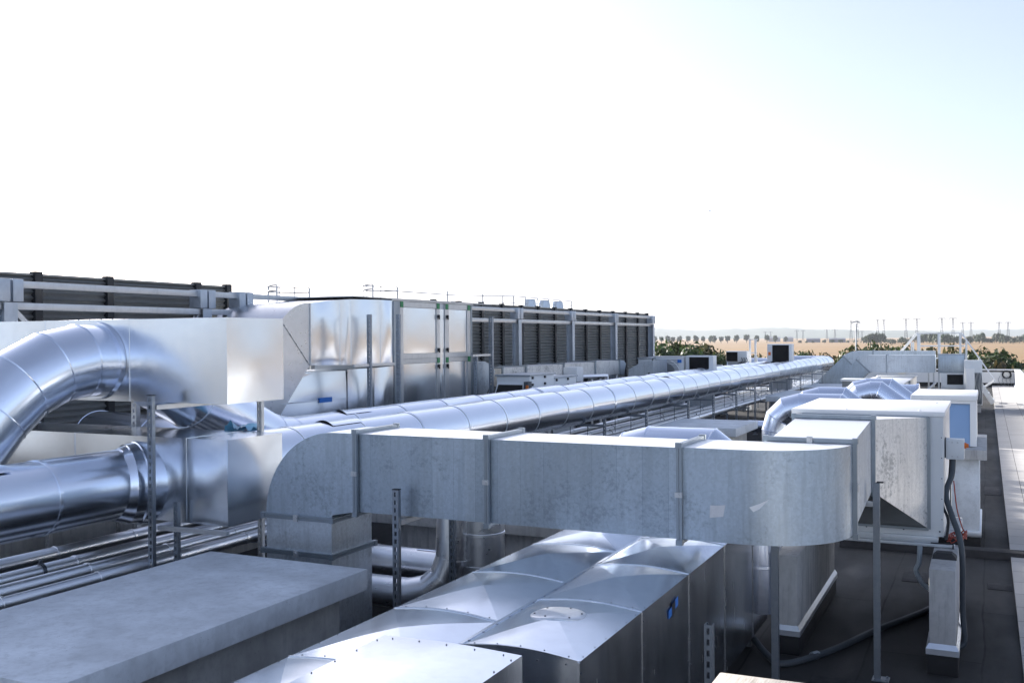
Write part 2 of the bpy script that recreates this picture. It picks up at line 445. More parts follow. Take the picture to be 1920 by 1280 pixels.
def pipe_run(mb, pts, r, seg=None, n=40, jit=.004, bead=.006, m=0, beads=True, ends=(True, True), start=0.0, lap=.007, dark=0):
    """lagged pipe: each sheet laps over the next and sits a hair out of line; raised beads on mitres"""
    P = [Vector(p) for p in pts]
    # subdivide straight legs into sheets
    path = [P[0]]; kinds = ['end']
    for i in range(len(P) - 1):
        d = (P[i + 1] - P[i]).length; t = (P[i + 1] - P[i]) / d
        if seg and d > seg * 1.5:
            s = seg - (start if i == 0 else 0)
            while s < d - .25:
                path.append(P[i] + t * s); kinds.append('lap'); s += seg
        path.append(P[i + 1]); kinds.append('mitre' if i < len(P) - 2 else 'end')
    base = mitred(path, r, n); out = []; laps = []
    cur = Vector((0, 0, 0)); sc = 0
    for i, ring in enumerate(base):
        c = path[i]
        if kinds[i] == 'lap':
            t = (path[i + 1] - path[i]).normalized()
            laps.append(len(out))
            out.append([q + cur + (q - c) / r * (sc + .0) for q in ring])
            out.append([q + cur + (q - c) / r * (sc + lap) + t * .002 for q in ring])
            cur2 = Vector((RND.uniform(-jit, jit), RND.uniform(-jit, jit), RND.uniform(-jit, jit)))
            out.append([q + cur * .5 + cur2 * .5 + (q - c) / r * lap + t * .03 for q in ring])
            cur = cur2; sc = RND.uniform(-.002, .002)
            out.append([q + cur + (q - c) / r * sc + t * .034 for q in ring])
        else:
            out.append([q + cur * (0 if kinds[i] == 'end' else 1) for q in ring])
    f0 = len(mb.f); mb.rings(out, m, False, ends)
    for i in laps:
        for a in range(n): mb.m[f0 + i * n + a] = dark
    if beads:
        for i, ring in enumerate(base):
            if kinds[i] == 'mitre': mb.tube(ring, bead, 5, m, closed=True)
    return mb

def bend(p0, c_axis_pts):
    return p0

def arc_pts(c, a, b, r, a0, a1, n):
    """points on an arc: centre c, in the plane of unit vectors a and b"""
    c, a, b = Vector(c), Vector(a), Vector(b)
    return [c + (a * cos(a0 + (a1 - a0) * i / n) + b * sin(a0 + (a1 - a0) * i / n)) * r for i in range(n + 1)]

def flange(mb, axis, at, lo, hi, w=.034, t=.022, m=0, mc=0, clips=True):
    """bolted flange frame round a rectangular duct. axis: the duct's direction; lo/hi: the 2d rectangle"""
    (a0, b0), (a1, b1) = lo, hi
    def bx(a, b, c, d, q0, q1, mm):
        if axis == 'X': mb.box(q0, a, b, q1, c, d, mm)
        elif axis == 'Y': mb.box(a, q0, b, c, q1, d, mm)
        else: mb.box(a, b, q0, c, d, q1, mm)
    for q0, q1 in ((at - t, at - .0015), (at + .0015, at + t)):
        bx(a0 - w, b0 - w, a1 + w, b0 - .001, q0, q1, m); bx(a0 - w, b1 + .001, a1 + w, b1 + w, q0, q1, m)
        bx(a0 - w, b0, a0 - .001, b1, q0, q1, m); bx(a1 + .001, b0, a1 + w, b1, q0, q1, m)
    e = w + .008
    for a, b in ((a0 - e, b0 - e), (a1, b0 - e), (a0 - e, b1), (a1, b1)):      # corner pieces
        bx(a, b, a + e, b + e, at - t - .004, at + t + .004, mc)
    return mb

def strut(mb, x, y, z0, z1, w=.041, d=.041, slot='-Y', pitch=.068, m=0):
    """slotted channel, open at the side away from the slots"""
    t = .003; sl = .36 * w
    def bx(u0, v0, za, u1, v1, zb):
        # u across the slotted face, v from the slotted face inwards
        if slot == '-Y': mb.box(x + u0, y + v0, za, x + u1, y + v1, zb, m)
        elif slot == '+X': mb.box(x - v0, y + u0, za, x - v1, y + u1, zb, m)
        else: mb.box(x + u0, y - v0, za, x + u1, y - v1, zb, m)
    h = w / 2
    bx(-h, 0, z0, -sl / 2, t, z1); bx(sl / 2, 0, z0, h, t, z1)
    z = z1 - .02
    bx(-sl / 2, 0, z, sl / 2, t, z1)
    while z > z0 + pitch:
        zn = z - .038
        zb = max(z0, z - pitch); bx(-sl / 2, 0, zb, sl / 2, t, zn); z = zb
    for s in (-1, 1):
        a, b = sorted((s * h, s * (h - t)))
        bx(a, t, z0, b, d, z1)
        a, b = sorted((s * (h - t), s * (h - .011)))
        bx(a, d - t, z0, b, d, z1)
    return mb

def channel_arm(mb, a, b, w=.041, m=0):
    a, b = Vector(a), Vector(b)
    mb.bar(a, b, w, w, m); t = (b - a).normalized()
    mb.bar(a + t * .02 + Vector((0, 0, w / 2 + .002)), b - t * .02 + Vector((0, 0, w / 2 + .002)), w * .35, .004, m)
    return mb

def base_plate(mb, x, y, z=0.0, m=0, s=.07):
    mb.box(x - s, y - s, z, x + s, y + s, z + .008, m)
    for dx in (-1, 1):
        for dy in (-1, 1): mb.cyl((x + dx * s * .7, y + dy * s * .7, z + .008), (x + dx * s * .7, y + dy * s * .7, z + .02), .01, 6, m)
    return mb

def post(name, label, x, y, z0, z1, w, d, slot, arms=(), group=None, mat=None, cap=False):
    t = thing(name, label, 'support', (x, y, z0), group); mt = mat or M['strut']
    build('channel', strut(MB(), x, y, z0, z1, w, d, slot), mt, t, angle=20)
    build('base_plate', base_plate(MB(), x, y + (d / 2 if slot == '-Y' else 0), z0, 0), mt, t)
    for a, b in arms:
        build('bracket_arm', channel_arm(MB(), a, b), M['strut_light'], t)
    if cap: build('end_cap', MB().box(x - w / 2 - .002, y - .002, z1, x + w / 2 + .002, y + d + .002, z1 + .008), M['rubber'], t)
    return t

def concrete_pillar(label, x0, x1, y0, y1, zt, zf=.2):
    t = thing('concrete_plinth', label, 'plinth', ((x0 + x1) / 2, y0, 0))
    build('pillar', MB().box(x0, y0, zf - .04, x1, y1, zt), M['concrete_warm'], t, bevel=.008)
    mb = MB(); e = .028
    # folded metal flashing with a sloping face all round
    for (a, b, c, d) in ((x0, y0, x1, y0), (x1, y0, x1, y1), (x1, y1, x0, y1), (x0, y1, x0, y0)):
        nx, ny = (0, -1) if (b == d == y0) else (1, 0) if a == c == x1 else (0, 1) if b == d == y1 else (-1, 0)
        tx, ty = (1 if c > a else -1 if c < a else 0), (1 if d > b else -1 if d < b else 0)
        o1, o2 = .004, e
        top = [(a - tx * o1 + nx * o1, b - ty * o1 + ny * o1, zf + .075), (c + tx * o1 + nx * o1, d + ty * o1 + ny * o1, zf + .075)]
        bot = [(a - tx * o2 + nx * o2, b - ty * o2 + ny * o2, zf + .03), (c + tx * o2 + nx * o2, d + ty * o2 + ny * o2, zf + .03)]
        low = [(p[0], p[1], zf - .02) for p in bot]
        mb.add(top + bot + low, [(2, 3, 1, 0), (4, 5, 3, 2)])
    build('flashing', mb, M['flash'], t, angle=20)
    build('upstand', MB().box(x0 - .018, y0 - .018, 0, x1 + .018, y1 + .018, zf - .015), M['bitumen_edge'], t, bevel=.01)
    return t

# ------------------------------------------------------------------ setting
mb = MB(); mb.add([(-40000, -40000, -9), (40000, -40000, -9), (40000, 40000, -9), (-40000, 40000, -9)], [(0, 1, 2, 3)])
structure('ground', mb, M['field'])
mb = MB(); mb.box(-30, -8, -8.99, 1.75, 64.6, 0)
structure('roof', mb, M['bitumen'])
mb = MB(); mb.box(.28, -6, .004, 1.45, 64.0, .05)
mb2 = structure('paving', mb, M['paver'])
mb = MB(); mb.prism([(14.62, .002), (14.68, .10), (14.92, .10), (15.0, .002)], 'X', -1.9, 1.44)
tag(build('roof_joint', mb, M['bitumen_edge'], bevel=.01), 'raised black felt ridge crossing the roof below the paving', 'roof joint')

def parapet(label, x0, y0, x1, y1, zt, inner):
    t = thing('parapet_wall', label, 'parapet', ((x0 + x1) / 2, (y0 + y1) / 2, 0))
    build('wall', MB().box(x0, y0, 0, x1, y1, zt - .08), M['white'], t)
    if inner == 'Y':
        build('coping', MB().box(x0, y0 - .04, zt - .055, x1 - .01, y1 + .04, zt), M['white'], t, bevel=.006)
        build('shadow_gap', MB().box(x0, y0 - .012, zt - .16, x1 - .01, y0 - .002, zt - .085), M['louvre_post'], t)
        build('upstand', MB().box(x0, y0 - .05, 0, x1 - .01, y0 - .001, .2), M['bitumen_edge'], t)
    else:
        build('coping', MB().box(x0 - .03, y0, zt - .055, x1 + .04, y1, zt), M['white'], t, bevel=.006)
        build('upstand', MB().box(x0 - .05, y0, .052, x0 - .001, y1, .16), M['flash'], t)
    return t
parapet('white parapet wall closing the far end of the roof', -28, 64.0, 1.47, 64.3, 1.0, 'Y')
parapet('sunlit white parapet wall running beside the paved path', 1.47, -6, 1.72, 64.35, 1.0, 'X')

for q in ((.0, 12.9, .26, 13.25), (-.95, 12.9, -.6, 13.5), (-1.4, 8.6, -.75, 9.0), (-.05, 20.5, .24, 21.6)):
    tag(build('felt_patch', MB().box(q[0], q[1], .002, q[2], q[3], .007), M['felt'], bevel=.002), 'dark felt patch stuck flat on the black roof', 'patch', 'felt patches on the roof')
# hills beyond the plain
def hills(px0, px1, d, depth, tops, seed):
    mb = MB(); rr = random.Random(seed); n = 120; k = 9; rows = []
    ph = [rr.uniform(0, 6.3) for _ in range(6)]
    for i in range(n + 1):
        u = i / n; px = px0 + (px1 - px0) * u
        # top profile
        x = u * (len(tops) - 1); a = min(int(x), len(tops) - 2); fr = x - a; fr = fr * fr * (3 - 2 * fr)
        h = tops[a] * (1 - fr) + tops[a + 1] * fr
        h += 2.2 * sin(u * 41 + ph[0]) + 1.3 * sin(u * 97 + ph[1]) + .8 * sin(u * 211 + ph[2])
        row = []
        for j in range(k):
            v = j / (k - 1); e = sin(pi * v) ** 1.3
            p = bearing(px, d + depth * (v - .5), -9.2 + (h + 9) * e); row.append(p)
        rows.append(row)
    vs = [p for r in rows for p in r]; fs = [(i * k + j, i * k + j + 1, (i + 1) * k + j + 1, (i + 1) * k + j) for i in range(n) for j in range(k - 1)]
    mb.add(vs, fs); return mb
structure('hills', hills(1000, 1760, 7000, 2600, [66, 64, 60, 68, 66, 60, 52, 60, 66, 60, 50, 44, 40, 34, 30], 3), M['hill'], angle=180)
structure('hills', hills(1500, 2300, 9500, 3000, [30, 40, 52, 48, 50, 58, 66, 78, 74, 60], 5), M['hill'], angle=180)

# ------------------------------------------------------------------ foreground galvanised duct
duct = thing('rectangular_duct', 'weathered galvanised square duct with drop, flanges and wide bend in the foreground', 'duct', (-3.5, 7.7, 1.44))
Z0, Z1, Y0, Y1 = 1.442, 2.147, 7.4, 8.05
def duct_x(name, xa, xb, mat_, folds):
    mb = MB(); n = folds; xs = [xa + (xb - xa) * i / n for i in range(n + 1)]
    for i in range(n):
        o0, o1 = (.0, .008) if i % 2 else (.008, .0)
        a, b = xs[i], xs[i + 1]
        mb.add([(a, Y0 + o0, Z0), (b, Y0 + o1, Z0), (b, Y0 + o1, Z1), (a, Y0 + o0, Z1)], [(0, 1, 2, 3)])
        mb.add([(a, Y1, Z0), (b, Y1, Z0), (b, Y1, Z1), (a, Y1, Z1)], [(3, 2, 1, 0)])
        mb.add([(a, Y0 + o0, Z0), (b, Y0 + o1, Z0), (b, Y1, Z0), (a, Y1, Z0)], [(3, 2, 1, 0)])
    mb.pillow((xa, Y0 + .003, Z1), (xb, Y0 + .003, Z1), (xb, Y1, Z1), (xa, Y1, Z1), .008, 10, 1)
    mb.box(xa + .005, Y0 - .002, Z1 - .012, xb - .005, Y0 + .001, Z1 + .001)
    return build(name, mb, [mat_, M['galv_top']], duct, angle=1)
NORMALS[0] = False
duct_x('duct_section', -5.13, -3.80, M['galv_panel'], 6)
duct_x('duct_section', -3.80, -2.14, M['galv_panel'], 8)
def arc_duct(c, ax, r0, r1, a0, a1, w0, w1, n=24, m=0, mb=None):
    """square-section bend. ax: 'Y' turns in XZ about a Y axis, 'Z' turns in XY about a Z axis, 'X' turns in YZ"""
    mb = mb or MB()
    def P(r, t, q):
        u, v = cos(t) * r, sin(t) * r
        return {'Y': (c[0] + u, q, c[1] + v), 'Z': (c[0] + u, c[1] + v, q), 'X': (q, c[0] + u, c[1] + v)}[ax]
    for i in range(n):
        t, s = a0 + (a1 - a0) * i / n, a0 + (a1 - a0) * (i + 1) / n
        for q in ((P(r1, t, w0), P(r1, s, w0), P(r1, s, w1), P(r1, t, w1)), (P(r0, s, w0), P(r0, t, w0), P(r0, t, w1), P(r0, s, w1)),
                  (P(r0, t, w0), P(r0, s, w0), P(r1, s, w0), P(r1, t, w0)), (P(r0, s, w1), P(r0, t, w1), P(r1, t, w1), P(r1, s, w1))):
            mb.add(q, [(0, 1, 2, 3)], m)
    return mb
# drop bend at the left end (turns down), with its short collar
mb = arc_duct((-5.385, 1.365), 'Y', .03, .782, pi / 2, pi, Y0, Y1, 28)
for (ya, yb) in ((Y0, Y0), (Y1, Y1)):
    mb.add([(-5.385, ya, 1.395), (-5.14, ya, 1.442), (-5.14, ya, 2.147), (-5.385, ya, 2.147)], [(0, 1, 2, 3)])
mb.add([(-5.385, Y0, 2.147), (-5.14, Y0, 2.147), (-5.14, Y1, 2.147), (-5.385, Y1, 2.147)], [(0, 1, 2, 3)])
mb.add([(-5.385, Y0, 1.395), (-5.14, Y0, 1.442), (-5.14, Y1, 1.442), (-5.385, Y1, 1.395)], [(3, 2, 1, 0)])
NORMALS[0] = True
build('drop_bend', mb, M['galv'], duct, angle=25)
mb = MB(); X0, X1 = -6.165, -5.415
for za, zb in ((1.03, 1.335), (.15, 1.0)):
    mb.pillow((X0, Y0, za), (X1, Y0, za), (X1, Y0, zb), (X0, Y0, zb), .004, 6)
    mb.pillow((X1, Y0, za), (X1, Y1, za), (X1, Y1, zb), (X1, Y0, zb), .006, 6)
    mb.pillow((X0, Y1, za), (X0, Y0, za), (X0, Y0, zb), (X0, Y1, zb), .004, 4)
    mb.pillow((X1, Y1, za), (X0, Y1, za), (X0, Y1, zb), (X1, Y1, zb), .004, 4)
    mb.box(X0 + .02, Y0 - .003, (za + zb) / 2, X1 - .02, Y0 - .001, (za + zb) / 2 + .01)
mb.box(X0 - .02, Y0 - .02, 0, X1 + .02, Y1 + .02, .16)
build('drop_section', mb, M['galv_light'], duct)
for z in (1.345, 1.013):
    build('flange', flange(MB(), 'Z', z, (X0, Y0), (X1, Y1)), M['flange'], duct)
for x in (-5.135, -3.80, -2.135):
    build('flange', flange(MB(), 'X', x, (Y0, Z0), (Y1, Z1)), M['flange'], duct)
def clip(p, ax):
    mb = MB(); x, y, z = p
    if ax == 'v': mb.box(x - .028, y - .02, z - .02, x + .028, y, z + .02); mb.cyl((x, y - .03, z), (x, y - .02, z), .012, 6)
    else: mb.box(x - .022, y - .02, z - .03, x + .022, y, z + .03); mb.cyl((x, y - .03, z + .01), (x, y - .02, z + .01), .012, 6)
    return mb
for p, a in (((-5.135, Y0 - .034, 1.79), 'v'), ((-3.80, Y0 - .034, 1.79), 'v'), ((-2.135, Y0 - .034, 1.79), 'v'),
             ((-5.79, Y0 - .034, 1.345), 'h'), ((-5.79, Y0 - .034, 1.013), 'h')):
    build('clip', clip(p, a), M['strut_light'], duct)
# flat wide bend at the right end
NORMALS[0] = False
mb = arc_duct((-1.66, 8.11), 'Z', .06, .71, -pi / 2, 0, Z0, Z1 + .004, 40)
for z, o in ((Z0, (3, 2, 1, 0)), (Z1 + .004, (0, 1, 2, 3))):
    mb.add([(-2.13, Y0, z), (-1.66, Y0, z), (-1.66, Y1, z), (-2.13, Y1, z)], [o])
mb.add([(-2.13, Y0, Z0), (-1.66, Y0, Z0), (-1.66, Y0, Z1 + .004), (-2.13, Y0, Z1 + .004)], [(0, 1, 2, 3)])
mb.add([(-2.13, Y1, Z0), (-1.66, Y1, Z0), (-1.66, Y1, Z1 + .004), (-2.13, Y1, Z1 + .004)], [(3, 2, 1, 0)])
NORMALS[0] = True
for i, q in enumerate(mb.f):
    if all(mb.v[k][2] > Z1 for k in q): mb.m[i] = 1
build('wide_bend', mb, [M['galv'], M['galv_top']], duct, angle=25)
mb = MB()
mb.hexa([(-1.60, 8.13, 1.455), (-.95, 8.13, 1.455), (-.95, 9.5, 1.58), (-1.62, 9.5, 1.58), (-1.60, 8.13, 2.16), (-.95, 8.13, 2.16), (-.95, 9.5, 2.232), (-1.62, 9.5, 2.232)])
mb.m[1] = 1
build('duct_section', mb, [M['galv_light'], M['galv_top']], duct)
build('flange', flange(MB(), 'Y', 8.12, (-1.60, 1.45), (-.95, 2.155)), M['flange'], duct)
build('flange', flange(MB(), 'Y', 9.51, (-1.62, 1.58), (-.95, 2.235)), M['flange'], duct)
build('clip', MB().box(-.915, 8.09, 1.78, -.905, 8.15, 1.84), M['strut_light'], duct)
build('clip', clip((-1.27, 8.08, 2.175), 'h'), M['strut_light'], duct)
mb = MB()   # flared transition on to the machine
a = [(-1.62, 9.535, 1.58), (-.95, 9.535, 1.58), (-.95, 9.535, 2.235), (-1.62, 9.535, 2.235)]
b = [(-1.72, 10.49, 1.10), (-.52, 10.49, 1.10), (-.52, 10.49, 2.195), (-1.72, 10.49, 2.195)]
mb.pillow(a[1], b[1], b[2], a[2], .01, 10); mb.pillow(b[0], a[0], a[3], b[3], .004, 6)
mb.pillow(a[3], a[2], b[2], b[3], .004, 6)
build('transition', mb, M['galv_worn'], duct)
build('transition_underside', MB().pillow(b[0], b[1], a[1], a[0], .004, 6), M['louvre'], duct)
mb = MB()
for p, q in ((b[0], b[1]), (b[1], b[2]), (b[2], b[3]), (b[3], b[0])): mb.bar(Vector(p) - Vector((0, .012, 0)), Vector(q) - Vector((0, .012, 0)), .04, .025)
build('transition_frame', mb, M['flange'], duct)
# torn labels on the bend's face (slightly proud of it)
mb = MB(); mb.add([(-1.905, Y0 - .003, 1.625), (-1.80, Y0 - .003, 1.640), (-1.783, Y0 - .003, 1.73), (-1.84, Y0 - .003, 1.722), (-1.90, Y0 - .003, 1.72)], [(0, 1, 2, 3, 4)])
build('torn_label', mb, M['paper'], duct)
def onbend(x, z):
    dx = x + 1.66
    return (x, 8.11 - sqrt(max(0, .7135 ** 2 - dx * dx)) if dx > 0 else Y0 - .0035, z)
mb = MB(); mb.add([onbend(-1.575, 1.69), onbend(-1.53, 1.715), onbend(-1.46, 1.79), onbend(-1.53, 1.755), onbend(-1.605, 1.725)], [(0, 1, 2, 3, 4)])
build('torn_label', mb, M['white'], duct)

# ------------------------------------------------------------------ lagged twin duct in front
big = thing('lagged_duct', 'wide silver clad duct with crossed creases on its top, passing under the galvanised duct', 'duct', (-2.7, 6.5, .2))
ARCH, PYR = .030, .036
XL, XC, XR, ZT = -3.46, -2.70, -1.975, 1.262
def crown(x0, x1, y0, y1, z, arch, pyr, name='top_panel', hatch=False):
    mb = MB(); n = 9
    def Pt(u, v):
        h = arch * sin(pi * u) + pyr * 2 * min(u, 1 - u, v, 1 - v)
        h += .0025 * sin(9 * u + 5 * x0 + 3 * y0) * sin(7 * v + y0 * 2) * min(1, 8 * min(u, 1 - u, v, 1 - v))
        return (x0 + (x1 - x0) * u, y0 + (y1 - y0) * v, z + h)
    for A, B in (((0, 0), (1, 0)), ((1, 0), (1, 1)), ((1, 1), (0, 1)), ((0, 1), (0, 0))):
        vs, fs, idx = [], [], {}
        for i in range(n + 1):
            for j in range(n + 1 - i):
                a, b = i / n, j / n   # towards B, towards centre
                u = A[0] + (B[0] - A[0]) * a + (.5 - A[0]) * b; v = A[1] + (B[1] - A[1]) * a + (.5 - A[1]) * b
                idx[i, j] = len(vs); vs.append(Pt(u, v))
        for i in range(n):
            for j in range(n - i):
                fs.append((idx[i, j], idx[i + 1, j], idx[i, j + 1]))
                if j < n - i - 1: fs.append((idx[i + 1, j], idx[i + 1, j + 1], idx[i, j + 1]))
        mb.add(vs, fs)
    # lapped seam strip along the near edge, and screws
    rows = []
    for i in range(13):
        p = Pt(i / 12, 0); rows.append(p)
    for i in range(12):
        a, b = Vector(rows[i]), Vector(rows[i + 1])
        mb.bar(a + Vector((0, .008, .002)), b + Vector((0, .008, .002)), .016, .006)
    ns = 5
    for i in range(ns):
        u = (i + .5) / ns
        p = Pt(u, .0); mb.screw((p[0], p[1] + .03, p[2] + .003), (0, 0, 1))
    for i in range(6):
        v = (i + .5) / 6
        for u, dx in ((0, .012), (1, -.012)):
            p = Pt(u, v); mb.screw((p[0] + dx, p[1], p[2] + .001), (0, 0, 1))
    NORMALS[0] = False
    o = build(name, mb, [M['sheet_top'], M['bolt']], big, angle=14)
    NORMALS[0] = True
    return o
ys_r = [4.90, 5.97, 7.06, 8.15, 9.24, 9.9]; ys_l = [2.2, 3.25, 4.32, 5.39, 6.46, 7.55, 8.62, 9.69]
for a, b in zip(ys_r, ys_r[1:]): crown(XC + .004, XR, a, b - .001, ZT, ARCH, PYR)
for a, b in zip(ys_l, ys_l[1:]): crown(XL, XC - .004, a, b - .001, ZT, ARCH, PYR)
mb = MB(); mb.box(XC - .011, 4.9, ZT - .004, XC + .011, 9.9, ZT + .009)
build('ridge_seam', mb, M['sheet_top'], big)
edges = [4.9] + ys_r[1:]
for a, b in zip(edges, edges[1:]):
    mb = MB(); mb.pillow((XR, a, .2), (XR, b, .2), (XR, b, ZT), (XR, a, ZT), .012, 12)
    mb.box(XR - .004, a - .006, .2, XR + .006, a + .006, ZT - .004)
    for k in range(7): mb.screw((XR + .006, a + .012, .3 + k * .15), (1, 0, 0), .006, .004)
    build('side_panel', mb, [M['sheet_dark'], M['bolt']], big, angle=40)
mb = MB()
mb.pillow((XC, 4.9, .2), (XR, 4.9, .2), (XR, 4.9, ZT), (XC, 4.9, ZT), .012, 10)
mb.box(XR - .008, 4.892, .2, XR + .004, 4.9, ZT)
for i in range(12):
    u0, u1 = i / 12, (i + 1) / 12; xa, xb = XC + (XR - XC) * u0, XC + (XR - XC) * u1
    mb.add([(xa, 4.902, ZT - .01), (xb, 4.902, ZT - .01), (xb, 4.902, ZT + ARCH * sin(pi * u1)), (xa, 4.902, ZT + ARCH * sin(pi * u0))], [(0, 1, 2, 3)])
for k in range(4): mb.screw((XC + .14 + k * .17, 4.898, ZT - .02), (0, -1, 0), .006, .004)
build('end_panel', mb, [M['sheet'], M['bolt']], big)
mb = MB(); mb.pillow((XL, 9.9, .2), (XL, 2.2, .2), (XL, 2.2, ZT), (XL, 9.9, ZT), .01, 14)
mb.add([(XL, 2.2, .2), (XL, 9.9, .2), (XR, 9.9, .2), (XR, 4.9, .2), (XC, 4.9, .2), (XC, 2.2, .2)], [(0, 1, 2, 3, 4, 5)])
mb.pillow((XR, 9.9, .2), (XL, 9.9, .2), (XL, 9.9, ZT), (XR, 9.9, ZT), .01, 6)
mb.add([(XL, 2.2, .2), (XC, 2.2, .2), (XC, 2.2, ZT), (XL, 2.2, ZT)], [(0, 1, 2, 3)])
mb.add([(XC, 4.9, .2), (XC, 2.2, .2), (XC, 2.2, ZT), (XC, 4.9, ZT)], [(0, 1, 2, 3)])
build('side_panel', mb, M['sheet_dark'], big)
# round access hatch
mb = MB(); hx, hy, hr = -2.365, 5.53, .155
def top_h(x, y, y0, y1):
    u, v = (x - XC) / (XR - XC), (y - y0) / (y1 - y0)
    return ZT + ARCH * sin(pi * u) + PYR * 2 * min(u, 1 - u, v, 1 - v)
def hp(t, r, o):
    x, y = hx + cos(t) * r * 1.12, hy + sin(t) * r * .98
    return (x, y, top_h(x, y, 4.90, 5.97) + o)
ring = [[hp(t * 2 * pi / 40, r, o) for t in range(40)] for r, o in ((hr, -.004), (hr, .006), (hr - .006, .009), (hr * .75, .009), (hr * .5, .009), (hr * .25, .009), (hr * .02, .009))]
mb.rings(ring, 0, False, (False, True)); hz = top_h(hx, hy, 4.9, 5.97)
for t in range(6): mb.screw((hx + cos(t * 1.05 + .3) * hr * .95, hy + sin(t * 1.05 + .3) * hr * .82, hp(t * 1.05 + .3, hr * .85, .009)[2]), (0, 0, 1), .007, .005, 1)
build('access_hatch', mb, [M['dust'], M['bolt']], big, angle=40)
mb = MB()
mb.add([(XR + .014, 6.50, 1.075), (XR + .014, 6.60, 1.09), (XR + .014, 6.60, 1.15), (XR + .014, 6.50, 1.135)], [(0, 1, 2, 3)], 0)
mb.add([(XR + .014, 6.63, 1.105), (XR + .014, 6.73, 1.12), (XR + .014, 6.73, 1.185), (XR + .014, 6.63, 1.17)], [(0, 1, 2, 3)], 0)
mb.add([(XR + .016, 6.575, 1.07), (XR + .016, 6.655, 1.085), (XR + .016, 6.655, 1.175), (XR + .016, 6.575, 1.16)], [(0, 1, 2, 3)], 1)
build('warning_tape', mb, [M['blue_tag'], M['black']], big)
# legs that carry it
for x in (-3.3, -2.1):
    for y in (5.2, 7.6, 9.6):
        build('leg', MB().box(x - .03, y - .03, 0, x + .03, y + .03, .2), M['strut'], big)

# nearest bright box section, standing proud of the twin duct
br_ = thing('branch_duct', 'bright sunlit sheet box with slanting top crease at the near edge, lower middle', 'duct', (-2.6, 3.6, .2))
bx0, bx1, by0, by1, bz = -3.035, -2.185, 2.3, 4.63, 1.35
mb = MB(); n = 14
NORMALS[0] = False
def bt(u, v): return (bx0 + (bx1 - bx0) * u, by1 - (by1 - by0) * v, bz + .05 * (1 - abs(2 * u - 1)) * min(1, v * 1.6) * .8 + .012 * sin(pi * u))
tri = [[bt(i / n, j / n) for j in range(n + 1)] for i in range(n + 1)]
vs = [p for r in tri for p in r]; mb.add(vs, [(i * (n + 1) + j, i * (n + 1) + j + 1, (i + 1) * (n + 1) + j + 1, (i + 1) * (n + 1) + j) for i in range(n) for j in range(n)])
mb.f = [q[::-1] for q in mb.f]
for i in range(5): mb.screw(Vector(bt((i + .5) / 5, .02)) + Vector((0, 0, .001)), (0, 0, 1))
for i in range(12):
    for u in (.02, .98): mb.screw(Vector(bt(u, (i + .5) / 12)) + Vector((0, 0, .001)), (0, 0, 1))
build('top_panel', mb, [M['sheet_top'], M['bolt']], br_, angle=8)
NORMALS[0] = True
mb = MB()
mb.pillow((bx1, by0, .2), (bx1, by1, .2), (bx1, by1, bz), (bx1, by0, bz), .012, 10)
mb.pillow((bx0, by1, .2), (bx0, by0, .2), (bx0, by0, bz), (bx0, by1, bz), .01, 10)
mb.pillow((bx1, by1, .2), (bx0, by1, .2), (bx0, by1, bz), (bx1, by1, bz), .004, 6)
mb.pillow((bx0, by0, .2), (bx1, by0, .2), (bx1, by0, bz), (bx0, by0, bz), .004, 6)
mb.box(bx0 + .1, by0 + .1, 0, bx1 - .1, by1 - .1, .2)
build('side_panel', mb, M['sheet'], br_)

# ------------------------------------------------------------------ concrete cap, lower left
pl = thing('concrete_plinth', 'large pale concrete slab cap on a darker wall, filling the lower left corner', 'plinth', (-5.6, 5.4, 0))
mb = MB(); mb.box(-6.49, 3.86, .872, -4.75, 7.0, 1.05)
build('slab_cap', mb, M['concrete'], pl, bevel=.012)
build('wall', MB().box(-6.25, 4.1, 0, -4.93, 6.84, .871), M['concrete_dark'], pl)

# ------------------------------------------------------------------ left plenum boxes and pipes
def sheet_box(name, label, x0, x1, y0, y1, z0, z1, seams):
    t = thing(name, label, 'duct', ((x0 + x1) / 2, (y0 + y1) / 2, z0))
    xs = [x0] + seams + [x1]; mb = MB()
    for i, (a, b) in enumerate(zip(xs, xs[1:])):
        mb.pillow((a, y0, z0), (b, y0, z0), (b, y0, z1), (a, y0, z1), .014, 12, 0, i)
        mb.pillow((b, y1, z0), (a, y1, z0), (a, y1, z1), (b, y1, z1), .008, 6, 0, i)
        mb.pillow((a, y0, z1), (b, y0, z1), (b, y1, z1), (a, y1, z1), .012, 8, 0, i)
        mb.pillow((a, y1, z0), (b, y1, z0), (b, y0, z0), (a, y0, z0), .008, 6, 0, i)
        if i: mb.box(a - .008, y0 - .004, z0, a + .008, y0 + .002, z1, 0); mb.box(a - .008, y0, z1 - .002, a + .008, y1, z1 + .004, 0)
    for k in range(int((x1 - x0) / .16)):
        mb.screw((x0 + .08 + k * .16, y0 + .015, z1 + .002), (0, 0, 1), .006, .005)
    build('casing', mb, [M['sheet'], M['bolt']], t, angle=25)
    mb = MB(); mb.pillow((x0, y1, z0), (x0, y0, z0), (x0, y0, z1), (x0, y1, z1), .01, 6)
    build('end_panel', mb, M['sheet'], t, angle=25)
    mb = MB(); mb.pillow((x1, y0, z0), (x1, y1, z0), (x1, y1, z1), (x1, y0, z1), .01, 12)
    mb.box(x1 - .004, y0 - .004, z0, x1 + .006, y0 + .008, z1 + .003)
    build('end_panel', mb, M['sheet'], t, angle=25)
    return t
upper = sheet_box('plenum_box', 'upper long bright sheet metal box at left, its end square in view', -11.4, -6.46, 7.2, 8.03, 2.395, 3.215, [-10.2, -8.93, -7.72])
lower = sheet_box('plenum_box', 'lower long sheet metal box at left, under the upper box', -11.4, -6.46, 7.2, 8.0, 1.24, 2.055, [-10.0, -8.5, -6.98])

